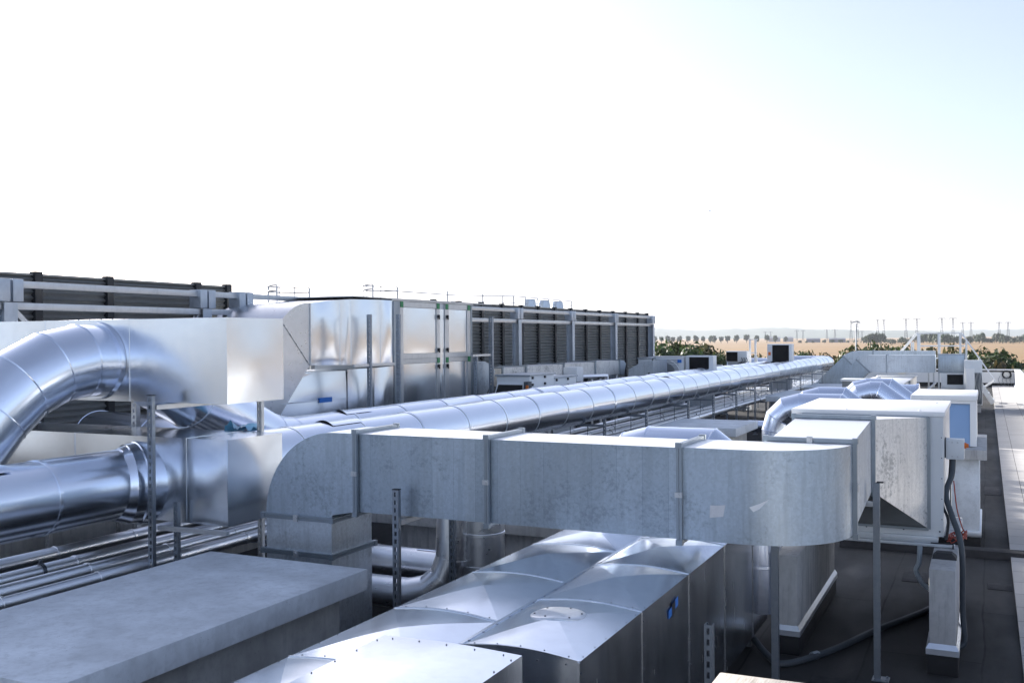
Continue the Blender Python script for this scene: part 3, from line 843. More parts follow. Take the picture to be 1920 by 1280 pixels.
def collar(mb, c, axis, r, n=40, w=.05, m=0):
    c, axis = Vector(c), Vector(axis).normalized()
    mb.tube([c, c + axis * w], [r, r], n, m); return mb

# front lower pipe
t = thing('lagged_pipe', 'thick silver pipe running into the lower box at left', 'pipe', (-7.66, 5, 1.58))
build('pipe_cladding', pipe_run(MB(), [(-7.66, 1.5, 1.60), (-7.66, 7.2, 1.60)], .338, .98, 48, start=.35), M['pipe'], t, angle=14)
mb = MB(); mb.tube([(-7.62, 7.196, 1.59), (-7.62, 7.165, 1.59), (-7.625, 7.16, 1.59), (-7.63, 7.05, 1.592), (-7.635, 7.045, 1.592), (-7.655, 6.95, 1.598), (-7.66, 6.94, 1.6)], [.415, .410, .398, .390, .378, .352, .341], 56)
build('collar', mb, M['pipe'], t, angle=20)
mb = MB()   # patch sheet on its top
rows = []
for i in range(13):
    a = radians(58 + 52 * i / 12); rows.append([(-7.66 + cos(a) * .348, y, 1.60 + sin(a) * .348) for y in (4.2, 5.1, 5.62, 5.70)])
vs = [p for r in rows for p in r]; mb.add(vs, [(i * 4 + j, i * 4 + j + 1, (i + 1) * 4 + j + 1, (i + 1) * 4 + j) for i in range(12) for j in range(3)])
mb.screw(Vector((-7.66 + cos(radians(60)) * .337, 5.6, 1.58 + sin(radians(60)) * .337)), (cos(radians(60)), 0, sin(radians(60))))
build('patch_sheet', mb, [M['pipe'], M['bolt']], t, angle=30)

# front upper pipe with gored bend
t = thing('lagged_pipe', 'thick silver pipe bending down to the left from the upper box', 'pipe', (-8.1, 6.3, 2.8))
pts = [(-8.15, 7.2, 2.80), (-8.15, 6.95, 2.80)]
ang = radians(0)
P_ = Vector((-8.15, 6.95, 2.80)); 
for a, L in ((12, .30), (27, .36), (44, .36), (54, 2.4)):
    P_ = P_ + Vector((-.12, -cos(radians(a)), -sin(radians(a)))) * L; pts.append(tuple(P_))
build('pipe_cladding', pipe_run(MB(), pts, .36, .95, 48, bead=.007), M['pipe'], t, angle=9)
mb = MB(); mb.tube([(-8.15, 7.197, 2.80), (-8.15, 7.15, 2.80)], [.395, .385], 48)
build('collar', mb, M['pipe'], t, angle=20)

# long pipes
LX1, LX2, LZ = -6.93, -7.8, 1.712
t = thing('lagged_pipe', 'nearest of the two long silver pipes running away along the roof', 'pipe', (LX1, 25, LZ))
pts = [(LX1, 7.98, LZ), (LX1, 49.2, LZ), (LX1 - .25, 49.75, LZ), (LX1 - .75, 50.1, LZ), (LX1 - 1.6, 50.15, LZ), (-9.6, 50.15, LZ)]
build('pipe_cladding', pipe_run(MB(), pts, .33, 1.22, 48, jit=.010, start=.56, lap=.006, dark=1), [M['pipe'], M['ac_side']], t, angle=14)
t2 = thing('lagged_pipe', 'farther of the two long silver pipes, with slanting inlet from upper box', 'pipe', (LX2, 25, LZ))
pts = [(LX2, 7.62, 2.62), (LX2, 8.15, 2.36), (LX2, 9.35, 1.80), (LX2, 9.75, LZ), (LX2, 43.5, LZ), (LX2 - .2, 44.0, LZ), (LX2 - .8, 44.3, LZ), (-10.5, 44.35, LZ)]
build('pipe_cladding', pipe_run(MB(), pts, .33, 1.22, 48, jit=.010, lap=.006, dark=1), [M['pipe'], M['ac_side']], t2, angle=14)
def loose_patch(y, x, par):
    mb = MB(); rows = []
    for i in range(9):
        a = radians(62 + 50 * i / 8)
        rows.append([(x + cos(a) * (.336 + .012 * (j == 0) * abs(sin(i * .4))), y + d, LZ + sin(a) * (.336 + .02 * (j == 0) * sin(i * pi / 8))) for j, d in enumerate((0, .12, .5, .62))])
    vs = [p for r in rows for p in r]; mb.add(vs, [(i * 4 + j, i * 4 + j + 1, (i + 1) * 4 + j + 1, (i + 1) * 4 + j) for i in range(8) for j in range(3)])
    return build('patch_sheet', mb, M['pipe'], par, angle=30)
loose_patch(9.3, LX1, t); loose_patch(10.8, LX2, t2); loose_patch(22.8, LX1, t)
# crumpled blue film round the near pipe where it leaves the box
mb = MB(); rows = []; rr = random.Random(5)
for i in range(18):
    a = radians(72 + 70 * i / 17); r = .345 + rr.uniform(0, .03)
    rows.append([Vector((LX1 - .05 + cos(a) * (r + rr.uniform(0, .05)), 8.02 + j * .075 + rr.uniform(-.02, .02), LZ + sin(a) * (r + rr.uniform(0, .05) + (.10 if 9 < i < 15 and j == 0 else 0)))) for j in range(4)])
vs = [p for r in rows for p in r]; mb.add(vs, [(i * 4 + j, i * 4 + j + 1, (i + 1) * 4 + j + 1, (i + 1) * 4 + j) for i in range(17) for j in range(3)])
tag(build('plastic_film', mb, M['film'], loc=(LX1, 8.1, LZ), angle=180), 'crumpled blue plastic film wrapped round a pipe end at the boxes', 'plastic film')

# pipe behind the boxes, lying across
t = thing('lagged_pipe', 'silver pipe crossing behind the lower box in front of the dark louvres', 'pipe', (-10, 9.6, 1.7))
build('pipe_cladding', pipe_run(MB(), [(-11.35, 10.6, 1.3), (-11.15, 9.95, 1.62), (-10.75, 9.55, 1.74), (-8.2, 9.3, 1.68)], .32, 1.1, 40), M['pipe_across'], t, angle=14)

# supports of long pipes
rack = thing('pipe_support', 'slotted steel post with side arm carrying the nearer long silver pipe', 'support', (-6.4, 17.2, 0), 'posts along the long silver pipe')
mb = MB(); strut(mb, -6.4, 17.2, 0, 1.49, .05, .041, '-Y'); build('channel', mb, M['strut'], rack, angle=20)
mb = MB(); channel_arm(mb, (-6.43, 17.245, 1.36), (-8.2, 17.245, 1.36)); build('bracket_arm', mb, M['strut'], rack)
build('base_plate', base_plate(MB(), -6.4, 17.22), M['strut'], rack)
mb = MB(); mb.cyl((-6.75, 17.245, 1.0), (-6.75, 17.245, 1.36), .006, 6); mb.cyl((-7.1, 17.245, 1.0), (-7.1, 17.245, 1.36), .006, 6)
build('hanger_rod', mb, M['bolt'], rack)
for y in (9.2, 11.9, 14.55, 19.7, 22.9, 25.3, 27.9, 30.4, 33.0, 35.8, 38.6, 41.4, 44.2, 47.0):
    copy_thing(rack, (0, y - 17.2, 0))

# small pipes on the roof
for i, (x, r, z) in enumerate(((-8.45, .075, .86), (-7.98, .07, .85), (-7.6, .068, .85), (-7.27, .062, .85), (-6.93, .085, .86))):
    lab = ['thin silver pipe farthest from the concrete slab, with black clamp', 'second thin silver pipe of the row beside the slab', 'third thin silver pipe of the row beside the slab',
           'thin silver pipe right against the concrete slab edge', 'wider bright pipe at the right edge of the pipe row below posts'][i]
    t = thing('small_pipe', lab, 'pipe', (x, 20, z), 'row of small pipes along the roof')
    y0 = 2.0 if i < 4 else 8.6
    build('pipe_cladding', pipe_run(MB(), [(x, y0, z), (x, 49.5, z)], r, .98, 20, jit=.003, start=.17 * i), M['small_pipe'], t, angle=20)
    for k in range(12):
        y = (5.86, 6.35, 5.18, 5.24, 10.0)[i] + (k - (0 if i in (0, 1, 4) else 1)) * 3.9
        mb = MB(); mb.tube([(x, y, z), (x, y + .03, z)], [r + .012] * 2, 20); mb.box(x - .012, y, z + r + .008, x + .012, y + .03, z + r + .035)
        build('clamp_band', mb, M['bolt'] if i in (0, 1) and k == 0 else M['strut_light'], t, angle=20)
mb = MB()
tr = thing('pipe_rack', 'low steel crossbars on legs carrying the row of small pipes', 'rack', (-7.6, 20, 0))
for k in range(17):
    y = 3.0 + k * 2.8
    mb = MB(); mb.bar((-8.8, y, .775), (-6.7, y, .775), .041); mb.bar((-8.75, y, 0), (-8.75, y, .755), .041); mb.bar((-6.74, y, 0), (-6.74, y, .755), .041)
    build('cross_frame', mb, M['strut'], tr)

# low wall behind the pipes at far left, with steel uprights
t = thing('low_wall', 'low brownish concrete wall behind the small pipes at left', 'wall', (-9.6, 6, 0))
build('wall', MB().box(-9.9, 1.0, 0, -9.5, 11.5, 1.12), M['concrete_dark'], t, bevel=.01)
for i, y in enumerate((4.9, 6.1, 7.35, 8.3)):
    mb = MB(); strut(mb, -9.1, y, 0, 1.24 if i != 0 else 1.2, .062, .041, '-Y')
    tag(build('upright_channel', mb, M['strut_light'], loc=(-9.1, y, 0), angle=20), 'short steel upright between the low wall and the small pipes at left', 'support', 'uprights by the low wall')

# free-standing struts
post('strut_post', 'tall slotted steel post in front of both boxes, its foot behind the slab', -7.19, 6.95, 0, 2.475, .062, .041, '-Y',
     [((-7.17, 7.0, 2.36), (-7.17, 8.3, 2.36)), ((-7.15, 7.02, 1.21), (-6.3, 7.02, 1.22))], cap=True)
post('strut_post', 'short slotted steel post beside the tall one, ending under the lower box', -7.02, 7.1, 0, 1.45, .05, .041, '-Y')
post('strut_post', 'slotted steel post rising from behind lower box to hold the upper box end', -6.82, 8.08, 0, 2.39, .062, .041, '-Y', mat=M['strut_light'])
post('strut_post', 'pale steel post between upper and lower boxes, left of the tall slotted post', -8.62, 8.1, 0, 2.39, .075, .06, '-Y', mat=M['strut_light'])
post('strut_post', 'slotted steel post in front of the galvanised duct left of centre', -4.63, 7.25, 0, 1.69, .062, .041, '-Y',
     [((-4.62, 7.30, 1.40), (-4.62, 8.4, 1.40))], cap=True)
post('strut_post', 'slim smooth steel post before the machine, right of the wide bend', -.845, 9.13, 0, 1.715, .05, .055, '+X',
     [((-.9, 9.12, 1.53), (-1.7, 9.12, 1.51))], cap=True)
post('strut_post', 'steel post under the wide bend, beside the mid concrete pillar', -1.53, 8.13, 0, 1.43, .05, .055, '+X')
post('strut_post', 'short dark post beside the clad duct near the timber board', -1.56, 6.0, 0, 1.22, .05, .06, '-Y')
post('strut_post', 'dark slotted post in front of upright silver pipes below the duct', -4.775, 8.5, 0, 1.42, .062, .041, '-Y')

# ------------------------------------------------------------------ under the galvanised duct
t = thing('lagged_pipe', 'upright silver pipe with ring seams behind the galvanised duct', 'pipe', (-4.45, 8.9, 0))
mb = MB(); pipe_run(mb, [(-4.70, 9.0, 0), (-4.70, 9.0, 1.9)], .235, .33, 40, jit=.001, beads=False)
build('pipe_cladding', mb, M['pipe_dull'], t, angle=14)
t = thing('lagged_pipe', 'slim upright silver pipe curving into the front floor level pipe', 'pipe', (-4.9, 8.7, 0))
pts = [(-6.6, 8.6, .40), (-5.32, 8.6, .40), (-5.12, 8.63, .45), (-4.97, 8.68, .58), (-4.91, 8.72, .78), (-4.90, 8.74, 1.42)]
build('pipe_cladding', pipe_run(MB(), pts, .155, .6, 32, bead=.005), M['pipe_dull'], t, angle=14)
t = thing('lagged_pipe', 'rear floor level silver pipe with peeling sheet, left of upright pipes', 'pipe', (-5.6, 9.2, .5))
build('pipe_cladding', pipe_run(MB(), [(-7.0, 9.15, .56), (-5.0, 9.15, .56)], .17, .9, 32), M['pipe_dull'], t, angle=14)
mb = MB(); rows = []
for i in range(9):
    a = radians(75 + 75 * i / 8); rr_ = .176
    rows.append([(-5.55 + .18 * j, 9.15 - cos(a) * (rr_ + (.07 if j == 3 else 0)), .56 + sin(a) * (rr_ + (.06 if j == 3 else 0))) for j in range(4)])
vs = [p for r in rows for p in r]; mb.add(vs, [(i * 4 + j, i * 4 + j + 1, (i + 1) * 4 + j + 1, (i + 1) * 4 + j) for i in range(8) for j in range(3)])
build('peeling_sheet', mb, M['pipe_across'], t, angle=40)
t = thing('concrete_plinth', 'concrete plinth with thick cap seen below the galvanised duct', 'plinth', (-5, 10, 0))
build('slab_cap', MB().box(-6.75, 9.75, .84, -3.2, 12.2, 1.02), M['concrete_warm'], t, bevel=.012)
build('wall', MB().box(-6.3, 9.9, 0, -3.4, 12.0, .839), M['concrete_warm'], t)
mb = MB(); mb.tube([(-4.0, 9.86, .75), (-4.0, 9.70, .75)], [.17, .17], 32); mb.tube([(-4.0, 9.899, .75), (-4.0, 9.86, .75)], [.21, .21], 32)
build('round_sleeve', mb, M['concrete_warm'], t, angle=30)

# ------------------------------------------------------------------ machine on the right
concrete_pillar('pale concrete pillar in front at right with black hose beside it', -.47, -.255, 9.47, 12.3, .93)
concrete_pillar('grey concrete pillar under the wide bend with metal flashing', -1.825, -1.615, 9.5, 12.0, .93)
ac = thing('air_conditioner', 'large grey white rooftop machine that the galvanised duct flares into', 'air conditioner', (-1.1, 11.4, .93))
ax0, ax1, ay0, ay1, az0, az1 = -1.815, -.385, 10.5, 12.35, 1.03, 2.20
mb = MB(); mb.box(ax0, ay0 + .012, az0, ax1, ay1, az1)
build('casing', mb, M['ac_side'], ac, bevel=.006)
mb = MB(); mb.box(ax0 - .015, ay0 - .012, az1 + .001, ax1 + .015, ay1 + .015, az1 + .05)
for x, y in ((-1.5, 11.9), (-1.0, 11.9), (-.5, 11.9), (-1.3, 10.6), (-.6, 10.6)): mb.screw((x, y, az1 + .05), (0, 0, 1), .014, .008)
build('top_panel', mb, [M['white'], M['bolt']], ac, bevel=.005)
mb = MB()
mb.box(ax0, ay0 - .008, az0, ax1, ay0 + .010, az0 + .10); mb.box(-.515, ay0 - .006, az0 + .101, ax1, ay0 + .010, az1 - .001)
mb.box(ax0, ay0 - .006, az0 + .101, -1.725, ay0 + .010, az1 - .001)
for x in (-1.6, -1.1, -.75, -.42): mb.screw((x, ay0 - .008, az0 + .05), (0, -1, 0), .01, .006)
for z in (1.2, 1.4, 1.6, 1.8, 2.0): mb.screw((-.40, ay0 - .006, z), (0, -1, 0), .006, .004)
build('front_frame', mb, [M['cream'], M['bolt']], ac)
build('opening', MB().box(-1.724, ay0 + .002, az0 + .101, -.516, ay0 + .011, az1 - .002), M['dark_gap'], ac)
mb = MB(); mb.box(ax0 + .02, ay0 - .03, .965, ax1 - .05, ay1, az0 - .001); mb.box(ax0 - .05, ay0 - .06, .935, ax1 + .1, ay0 + .02, .963)
build('base_frame', mb, M['ac_side'], ac, bevel=.004)
for y in (10.0, 10.75):
    mb = MB(); c = [(-.36, y, .931), (-.36, y, .955), (-.36, y, .99)]
    mb.rings([[( -.36 + (.105 if abs(cos(a)) > .5 else .105) * k * max(-1, min(1, 1.5 * cos(a))), y + .09 * k * max(-1, min(1, 1.5 * sin(a))), z) for a in [i * 2 * pi / 16 for i in range(16)]] for k, z in ((1, .931), (.95, .95), (.6, .985))])
    build('rubber_foot', mb, M['rubber'], ac, angle=40)
mb = MB(); mb.box(-.383, 10.8, 1.77, -.375, 11.0, 1.96)
build('mounting_plate', mb, M['black'], ac)
iso = MB(); iso.box(-.374, 10.82, 1.755, -.205, 10.98, 1.955)
iso = build('isolator_box', iso, M['cream'], ac, bevel=.004)
mb = MB(); mb.cyl((-.205, 10.9, 1.89), (-.185, 10.9, 1.89), .03, 14); mb.box(-.186, 10.892, 1.87, -.165, 10.908, 1.91)
build('switch', mb, M['orange'], iso)
mb = MB()
for zz in (1.785, 1.925):
    for xx in (-.315, -.265): mb.cyl((xx, 10.822, zz), (xx, 10.812, zz), .008, 8)
build('hinge', mb, M['strut_light'], iso)
# bracket wire folded at the right end of base
mb = MB(); mb.tube([(-.50, 10.44, .975), (-.30, 10.44, .975), (-.30, 10.44, .93)], .007, 6)
build('wire_bracket', mb, M['black'], ac)

def bez(pts, n=8):
    P = [Vector(p) for p in pts]; out = []
    for i in range(len(P) - 1):
        p0, p1, p2, p3 = P[max(0, i - 1)], P[i], P[i + 1], P[min(len(P) - 1, i + 2)]
        for k in range(n):
            t = k / n
            out.append(.5 * ((2 * p1) + (p2 - p0) * t + (2 * p0 - 5 * p1 + 4 * p2 - p3) * t * t + (3 * p1 - p0 - 3 * p2 + p3) * t ** 3))
    out.append(P[-1]); return out
mb = MB(); mb.tube(bez([(-.31, 10.88, 1.76), (-.32, 10.83, 1.6), (-.37, 10.7, 1.42), (-.31, 10.5, 1.24), (-.24, 10.35, 1.06), (-.215, 10.3, .85), (-.215, 10.3, .4), (-.20, 10.25, .12), (-.24, 10.2, .06), (-.32, 10.15, .04)]), .028, 10)
tag(build('electric_cable', mb, M['hose'], loc=(-.2, 10.3, 0)), 'thick black cable hanging down beside the front concrete pillar at right', 'cable')
mb = MB(); mb.tube(bez([(-.33, 10.87, 1.76), (-.345, 10.8, 1.55), (-.40, 10.62, 1.35), (-.345, 10.5, 1.2), (-.36, 10.4, 1.02)]), .014, 8)
tag(build('electric_cable', mb, M['black'], loc=(-.3, 10.5, 1)), 'thinner black cable dropping behind the thick one below the switch box', 'cable')
mb = MB(); pts = bez([(-.30, 10.75, 1.55), (-.27, 10.62, 1.3), (-.22, 10.55, 1.12)])
for k in range(46):
    a = k * .5; pts.append(Vector((-.27 + .085 * cos(a) * (1 + .15 * sin(k)), 10.62 + .16 * sin(a), 1.02 + .035 * sin(k * 1.7) + .02 * cos(a))))
mb.tube(pts, .006, 6)
tag(build('cable_coil', mb, M['red'], loc=(-.27, 10.6, 1)), 'coiled thin red cable hanging at the machine corner above the pillar', 'cable')
mb = MB(); mb.tube(bez([(-2.2, 9.62, .3), (-2.05, 9.5, .14), (-1.836, 9.225, .05), (-1.66, 9.1, .035), (-1.33, 9.68, .035), (-.985, 10.6, .035), (-.562, 11.6, .035), (-.3, 12.6, .035)]), .032, 10)
hose = build('drain_hose', mb, M['hose'], loc=(-1.4, 9.6, 0))
tag(hose, 'long dark hose lying curved across the black roof at right', 'hose')
LOC[hose.name] = Vector((-1.4, 9.6, 0))
mb = MB(); mb.cyl((-1.47, 9.42, .035), (-1.43, 9.49, .035), .038, 14); build('joint_sleeve', mb, M['hose_grey'], hose)
mb = MB(); mb.tube(bez([(-.59, 10.3, .96), (-.60, 10.3, .8), (-.625, 10.3, .72), (-.57, 10.32, .6), (-.48, 10.4, .48), (-.5, 10.9, .1), (-.5, 11.0, .035)]), .024, 10)
tag(build('drain_hose', mb, M['hose_grey'], loc=(-.6, 10.3, 0)), 'grey hose hanging from under the machine behind the front pillar', 'hose')

# second machine with blue shining panel, on T-shaped plinth
t = thing('concrete_plinth', 'concrete T-shaped plinth with wide sunlit cap behind the machine', 'plinth', (-.25, 16.3, 0))
build('slab_cap', MB().box(-.75, 15.15, 1.26, .0, 17.6, 1.40), M['concrete_warm'], t, bevel=.01)
build('pillar', MB().box(-.46, 15.35, .16, -.1, 17.3, 1.259), M['concrete'], t, bevel=.006)
build('flashing', MB().box(-.485, 15.32, .15, -.075, 17.33, .24), M['flash'], t, bevel=.012)
build('upstand', MB().box(-.475, 15.33, 0, -.085, 17.32, .149), M['bitumen_edge'], t)
ac2 = thing('air_conditioner', 'white framed unit with blue shining recessed panel behind the large machine', 'air conditioner', (-.55, 16.4, 1.4))
mb = MB(); mb.box(-.98, 15.62, 1.41, -.135, 17.2, 2.06); build('casing', mb, M['white'], ac2)
mb = MB(); mb.box(-1.0, 15.48, 2.062, -.12, 17.22, 2.135); build('top_panel', mb, M['white'], ac2, bevel=.008)
mb = MB(); mb.box(-.99, 15.5, 1.41, -.87, 15.619, 2.06); mb.box(-.215, 15.5, 1.41, -.13, 15.619, 2.06); mb.box(-.869, 15.5, 2.02, -.216, 15.619, 2.06)
build('front_frame', mb, M['white'], ac2)
build('front_panel', MB().add([(-.868, 15.52, 1.41), (-.217, 15.52, 1.41), (-.217, 15.60, 2.018), (-.868, 15.60, 2.018)], [(0, 1, 2, 3)]), M['blue_panel'], ac2)

# arched lagged pipes behind
def arch_pipe(label, y, xl, xr, zt, r, zleg=0.35, xtra=None, right='down'):
    t = thing('lagged_pipe', label, 'pipe', ((xl + xr) / 2, y, zleg)); R_ = .36; zc = zt - r
    pts = [(xl, y, zleg), (xl, y, zc - R_)]
    for k in (1, 2): pts.append((xl + R_ - R_ * cos(k * pi / 6), y, zc - R_ + R_ * sin(k * pi / 6)))
    Q_ = .46
    pts.append((xl + R_, y, zc)); pts.append((xr - Q_, y, zc))
    pts.append((xr - Q_ * .18, y, zc - Q_ * .62))
    pts += [(xr, y, zc - Q_ * 1.15), (xr, y, zleg)]
    pts = [Vector(p) + Vector((0, 0, 0)) for p in pts]
    # drop the duplicated tangent points' interior angles: keep gores
    build('pipe_cladding', pipe_run(MB(), pts, r, .5, 44, jit=.002, bead=.006), M['pipe_across'], t, angle=12)
    return t
arch_pipe('gored silver pipe arch rising right behind the large machine', 14.4, -2.74, -1.42, 2.19, .19)
arch_pipe('second gored pipe arch, partly hidden by the first', 16.3, -2.75, -1.6, 2.19, .18)
arch_pipe('third gored pipe arch, blue and bold beyond the second', 18.6, -2.2, -1.28, 2.19, .21)
arch_pipe('fourth gored pipe arch, last of the row of arches', 20.4, -2.45, -1.25, 2.17, .20)
arch_pipe('low silver pipe behind the galvanised duct, its cut bend lit white', 9.7, -3.45, -2.05, 2.09, .25)
t = thing('lagged_pipe', 'short fat silver cylinder with end rim behind the arches', 'pipe', (-1.7, 23.5, 1.6))
mb = MB(); mb.tube([(-2.3, 23.5, 1.56), (-1.40, 23.5, 1.56)], .36, 40); mb.tube([(-1.40, 23.5, 1.56), (-1.34, 23.5, 1.56)], .385, 40)
build('pipe_cladding', mb, M['pipe_across'], t, angle=20); build('foot', MB().box(-2.1, 23.3, 0, -1.6, 23.7, 1.22), M['concrete_warm'], t)

# second and third concrete slabs by the pipes
def cap_plinth(label, x0, x1, y0, y1, z):
    t = thing('concrete_plinth', label, 'plinth', ((x0 + x1) / 2, y0, 0))
    build('slab_cap', MB().box(x0, y0, z - .17, x1, y1, z), M['concrete'], t, bevel=.012)
    build('wall', MB().box(x0 + .2, y0 + .2, 0, x1 - .2, y1 - .2, z - .171), M['concrete_dark'], t)
    return t
cap_plinth('flat concrete slab cap beside the pipe row, just beyond the galvanised duct', -6.25, -4.55, 19.8, 21.9, 1.15)
cap_plinth('farther concrete slab cap beside the pipe row, behind the first arch', -6.2, -4.3, 31, 34.4, 1.15)
cap_plinth('long low concrete slab cap near the 45 degree duct bend', -6.1, -2.9, 37.5, 40.5, 1.12)
# small silver bits between: rounded lagged elbows
t = thing('lagged_pipe', 'small bluish silver bent pipe beyond the slab cap and before the arch', 'pipe', (-4, 22.5, 0))
build('pipe_cladding', pipe_run(MB(), [(-4.35, 23.2, .1), (-4.35, 23.2, .75), (-4.2, 23.2, 1.0), (-3.9, 23.2, 1.1), (-2.9, 23.2, 1.1)], .26, .5, 32), M['pipe_across'], t, angle=9)
t = thing('duct_box', 'small low sheet box at the foot of the first arch', 'duct', (-3.6, 16.5, 0))
build('casing', MB().box(-3.9, 16.6, .3, -3.2, 17.4, .95), M['sheet'], t, bevel=.004); build('foot', MB().box(-3.75, 16.7, 0, -3.35, 17.3, .299), M['concrete_dark'], t)
t = thing('lagged_pipe', 'cluster pipe stub with open end beside the posts of long pipe', 'pipe', (-5, 27, 0))
build('pipe_cladding', pipe_run(MB(), [(-5.9, 27.2, .55), (-4.9, 27.0, .55)], .16, .5, 24), M['pipe_across'], t, angle=14)

# ------------------------------------------------------------------ far galvanised ducts
fd = thing('rectangular_duct', 'far galvanised duct turning down at 45 degrees, in front of another', 'duct', (-3, 44, 0))
def far_duct(t, y0, y1, z0, z1, xe, xs, mat_):
    h = z1 - z0; mb = MB()
    mb.box(xs, y0, z0, xe, y1, z1); build('duct_section', mb, mat_, t)
    mb = arc_duct((xs, z0), 'Y', .02, h, pi / 2, pi * .75, y0, y1, 12); build('bend', mb, mat_, t, angle=25)
    d = Vector((-.7071, 0, -.7071)); nrm = Vector((-.7071, 0, .7071)); c = Vector((xs, 0, z0)); a = c + nrm * .02; b = c + nrm * h; L = 1.7
    mb = MB(); P = [a, a + d * L, b + d * L, b]
    mb.prism([(p.x, p.z) for p in P], 'Y', y0, y1); build('slanted_section', mb, M['galv'], t)
    mb = MB(); mb.prism([((c + nrm * k + d * s).x, (c + nrm * k + d * s).z) for k, s in ((-.03, -.03), (-.03, .03), (h + .04, .03), (h + .04, -.03))], 'Y', y0 - .04, y1 + .04); build('flange', mb, M['flange'], t)
    build('flange', MB().box(xs + .65, y0 - .035, z0 - .035, xs + .70, y1 + .035, z1 + .035), M['flange'], t)
far_duct(fd, 44.0, 44.7, 1.47, 2.19, -1.90, -4.45, M['galv_light'])
build('leg', MB().box(-2.0, 44.2, 0, -1.94, 44.26, 1.469), M['strut_light'], fd)
fd2 = thing('rectangular_duct', 'rear galvanised duct behind the far one, its top edge showing', 'duct', (-3.4, 47, 0))
far_duct(fd2, 46.2, 46.9, 1.5, 2.33, -2.0, -5.2, M['galv_light'])
build('leg', MB().box(-2.3, 46.4, 0, -2.24, 46.46, 1.499), M['strut_light'], fd2)
t = thing('rectangular_duct', 'square galvanised duct end right of the far duct above a black opening', 'duct', (-1.3, 43, 0))
mb = MB(); mb.box(-1.72, 43.0, 1.53, -.79, 45.2, 2.225); build('duct_section', mb, M['galv'], t, bevel=.004)
build('flange', flange(MB(), 'Y', 43.0, (-1.72, 1.53), (-.79, 2.225), .03), M['flange'], t)
for x in (-1.76, -.71): build('leg', MB().box(x, 43.1, 0, x + .06, 43.16, 1.52), M['strut_light'], t)
t = thing('air_conditioner', 'white unit with square black opening under the far duct', 'air conditioner', (-1.1, 38, .4))
mb = MB(); mb.box(-1.64, 42.90, .70, -.74, 44.9, 1.49); build('casing', mb, M['cream'], t, bevel=.006)
build('opening', MB().box(-1.42, 42.885, 1.04, -.84, 42.898, 1.44), M['dark_gap'], t)
mb = MB(); mb.box(-1.56, 42.82, .9, -.76, 42.897, 1.0); mb.box(-1.55, 42.95, 0, -.8, 44.8, .699); build('base_frame', mb, M['ac_side'], t)
t = thing('air_conditioner', 'tall narrow white cabinet with hanging cables right of the far duct', 'air conditioner', (-.4, 40, .3))
mb = MB(); mb.box(-.78, 42.0, .3, -.15, 42.8, 2.02); build('casing', mb, M['cream'], t, bevel=.006)
mb = MB(); mb.box(-.72, 41.86, .75, -.42, 41.999, 1.72); build('side_box', mb, M['white'], t, bevel=.006)
mb = MB()
for k in range(5): mb.tube(bez([(-.40 + .05 * k, 41.97, 1.55), (-.36 + .05 * k, 41.93, 1.1), (-.42 + .06 * k, 41.95, .7), (-.3 + .03 * k, 41.97, .35)]), .013, 6)
build('cable_bundle', mb, M['hose'], t)
build('foot', MB().box(-.7, 42.1, 0, -.2, 42.7, .299), M['concrete_warm'], t)
t = thing('rectangular_duct', 'white topped long duct with streaked galvanised side, before far duct', 'duct', (-3.4, 36, 0))
mb = MB(); mb.box(-4.2, 31.0, .25, -2.73, 46.0, 1.25); build('duct_section', mb, M['galv_worn'], t)
mb = MB()
for a, b in ((31.0, 37.9), (37.95, 46.0)): mb.box(-4.25, a, 1.252, -2.68, b, 1.29)
build('top_panel', mb, M['white'], t, bevel=.004)
for y in (33.5, 36, 38.5, 41): build('stiffener', MB().box(-2.729, y, .1, -2.66, y + .06, 1.25), M['strut'], t)
build('base_frame', MB().box(-4.1, 31.1, 0, -2.8, 45.9, .249), M['strut'], t)
mb = MB(); mb.bar((-2.6, 33.6, .4), (-1.6, 37.4, 1.35), .05); tag(build('diagonal_brace', mb, M['strut'], loc=(-2.2, 35, .5)), 'slanting steel bar beside the streaked long duct', 'brace')
t = thing('roof_vent', 'low dark box with white lid before the 45 degree bend', 'vent', (-4.1, 36, 0))
build('housing', MB().box(-4.55, 36.0, 0, -3.75, 36.8, 1.42), M['louvre'], t); build('lid', MB().box(-4.6, 35.95, 1.421, -3.68, 36.85, 1.5), M['white'], t, bevel=.005)
mb = MB(); mb.bar((-3.6, 36.3, 1.2), (-3.3, 36.4, 1.52), .12, .3); build('flap', mb, M['white'], t)

# stepover stairs
so = thing('stepover_stair', 'white metal step-over stair with handrails near the far parapet', 'stairs', (-1.9, 47.6, 0))
for y in (47.2, 48.4):
    mb = MB(); zt, zp = 3.09, 2.02
    mb.tube([(-3.75, y, 1.95), (-2.81, y, zt), (-.99, y, zt), (.32, y, 1.02), (-.12, y, .72)], .027, 10)
    mb.tube([(-2.75, y, 2.53), (-.85, y, 2.53)], .022, 8)
    build('handrail', mb, M['white'], so, angle=40)
    for x in (-2.74, -1.9, -1.04):
        build('post', MB().box(x - .035, y - .03, zp, x + .035, y + .03, zt - .02), M['white'], so)
    for x, z in ((-3.0, 2.7), (-.80, 2.72)): build('post', MB().box(x - .03, y - .03, 1.5, x + .03, y + .03, z), M['white'], so)
    for xa, xb in ((-2.8, -4.6), (-.95, .25)):
        mb = MB(); mb.bar((xa, y, zp - .06), (xb, y, .05), .06, .18); build('stringer', mb, M['white'], so)
for xa, xb in ((-2.8, -4.6), (-.95, .25)):
    for k in range(7):
        u = (k + .5) / 7; x = xa + (xb - xa) * u; z = zp - .06 + (.05 - zp + .06) * u
        build('tread', MB().box(x - .12, 47.24, z, x + .12, 48.36, z + .03), M['strut_light'], so)
build('platform', MB().box(-2.85, 47.22, 1.96, -.9, 48.38, 2.0), M['strut_light'], so)
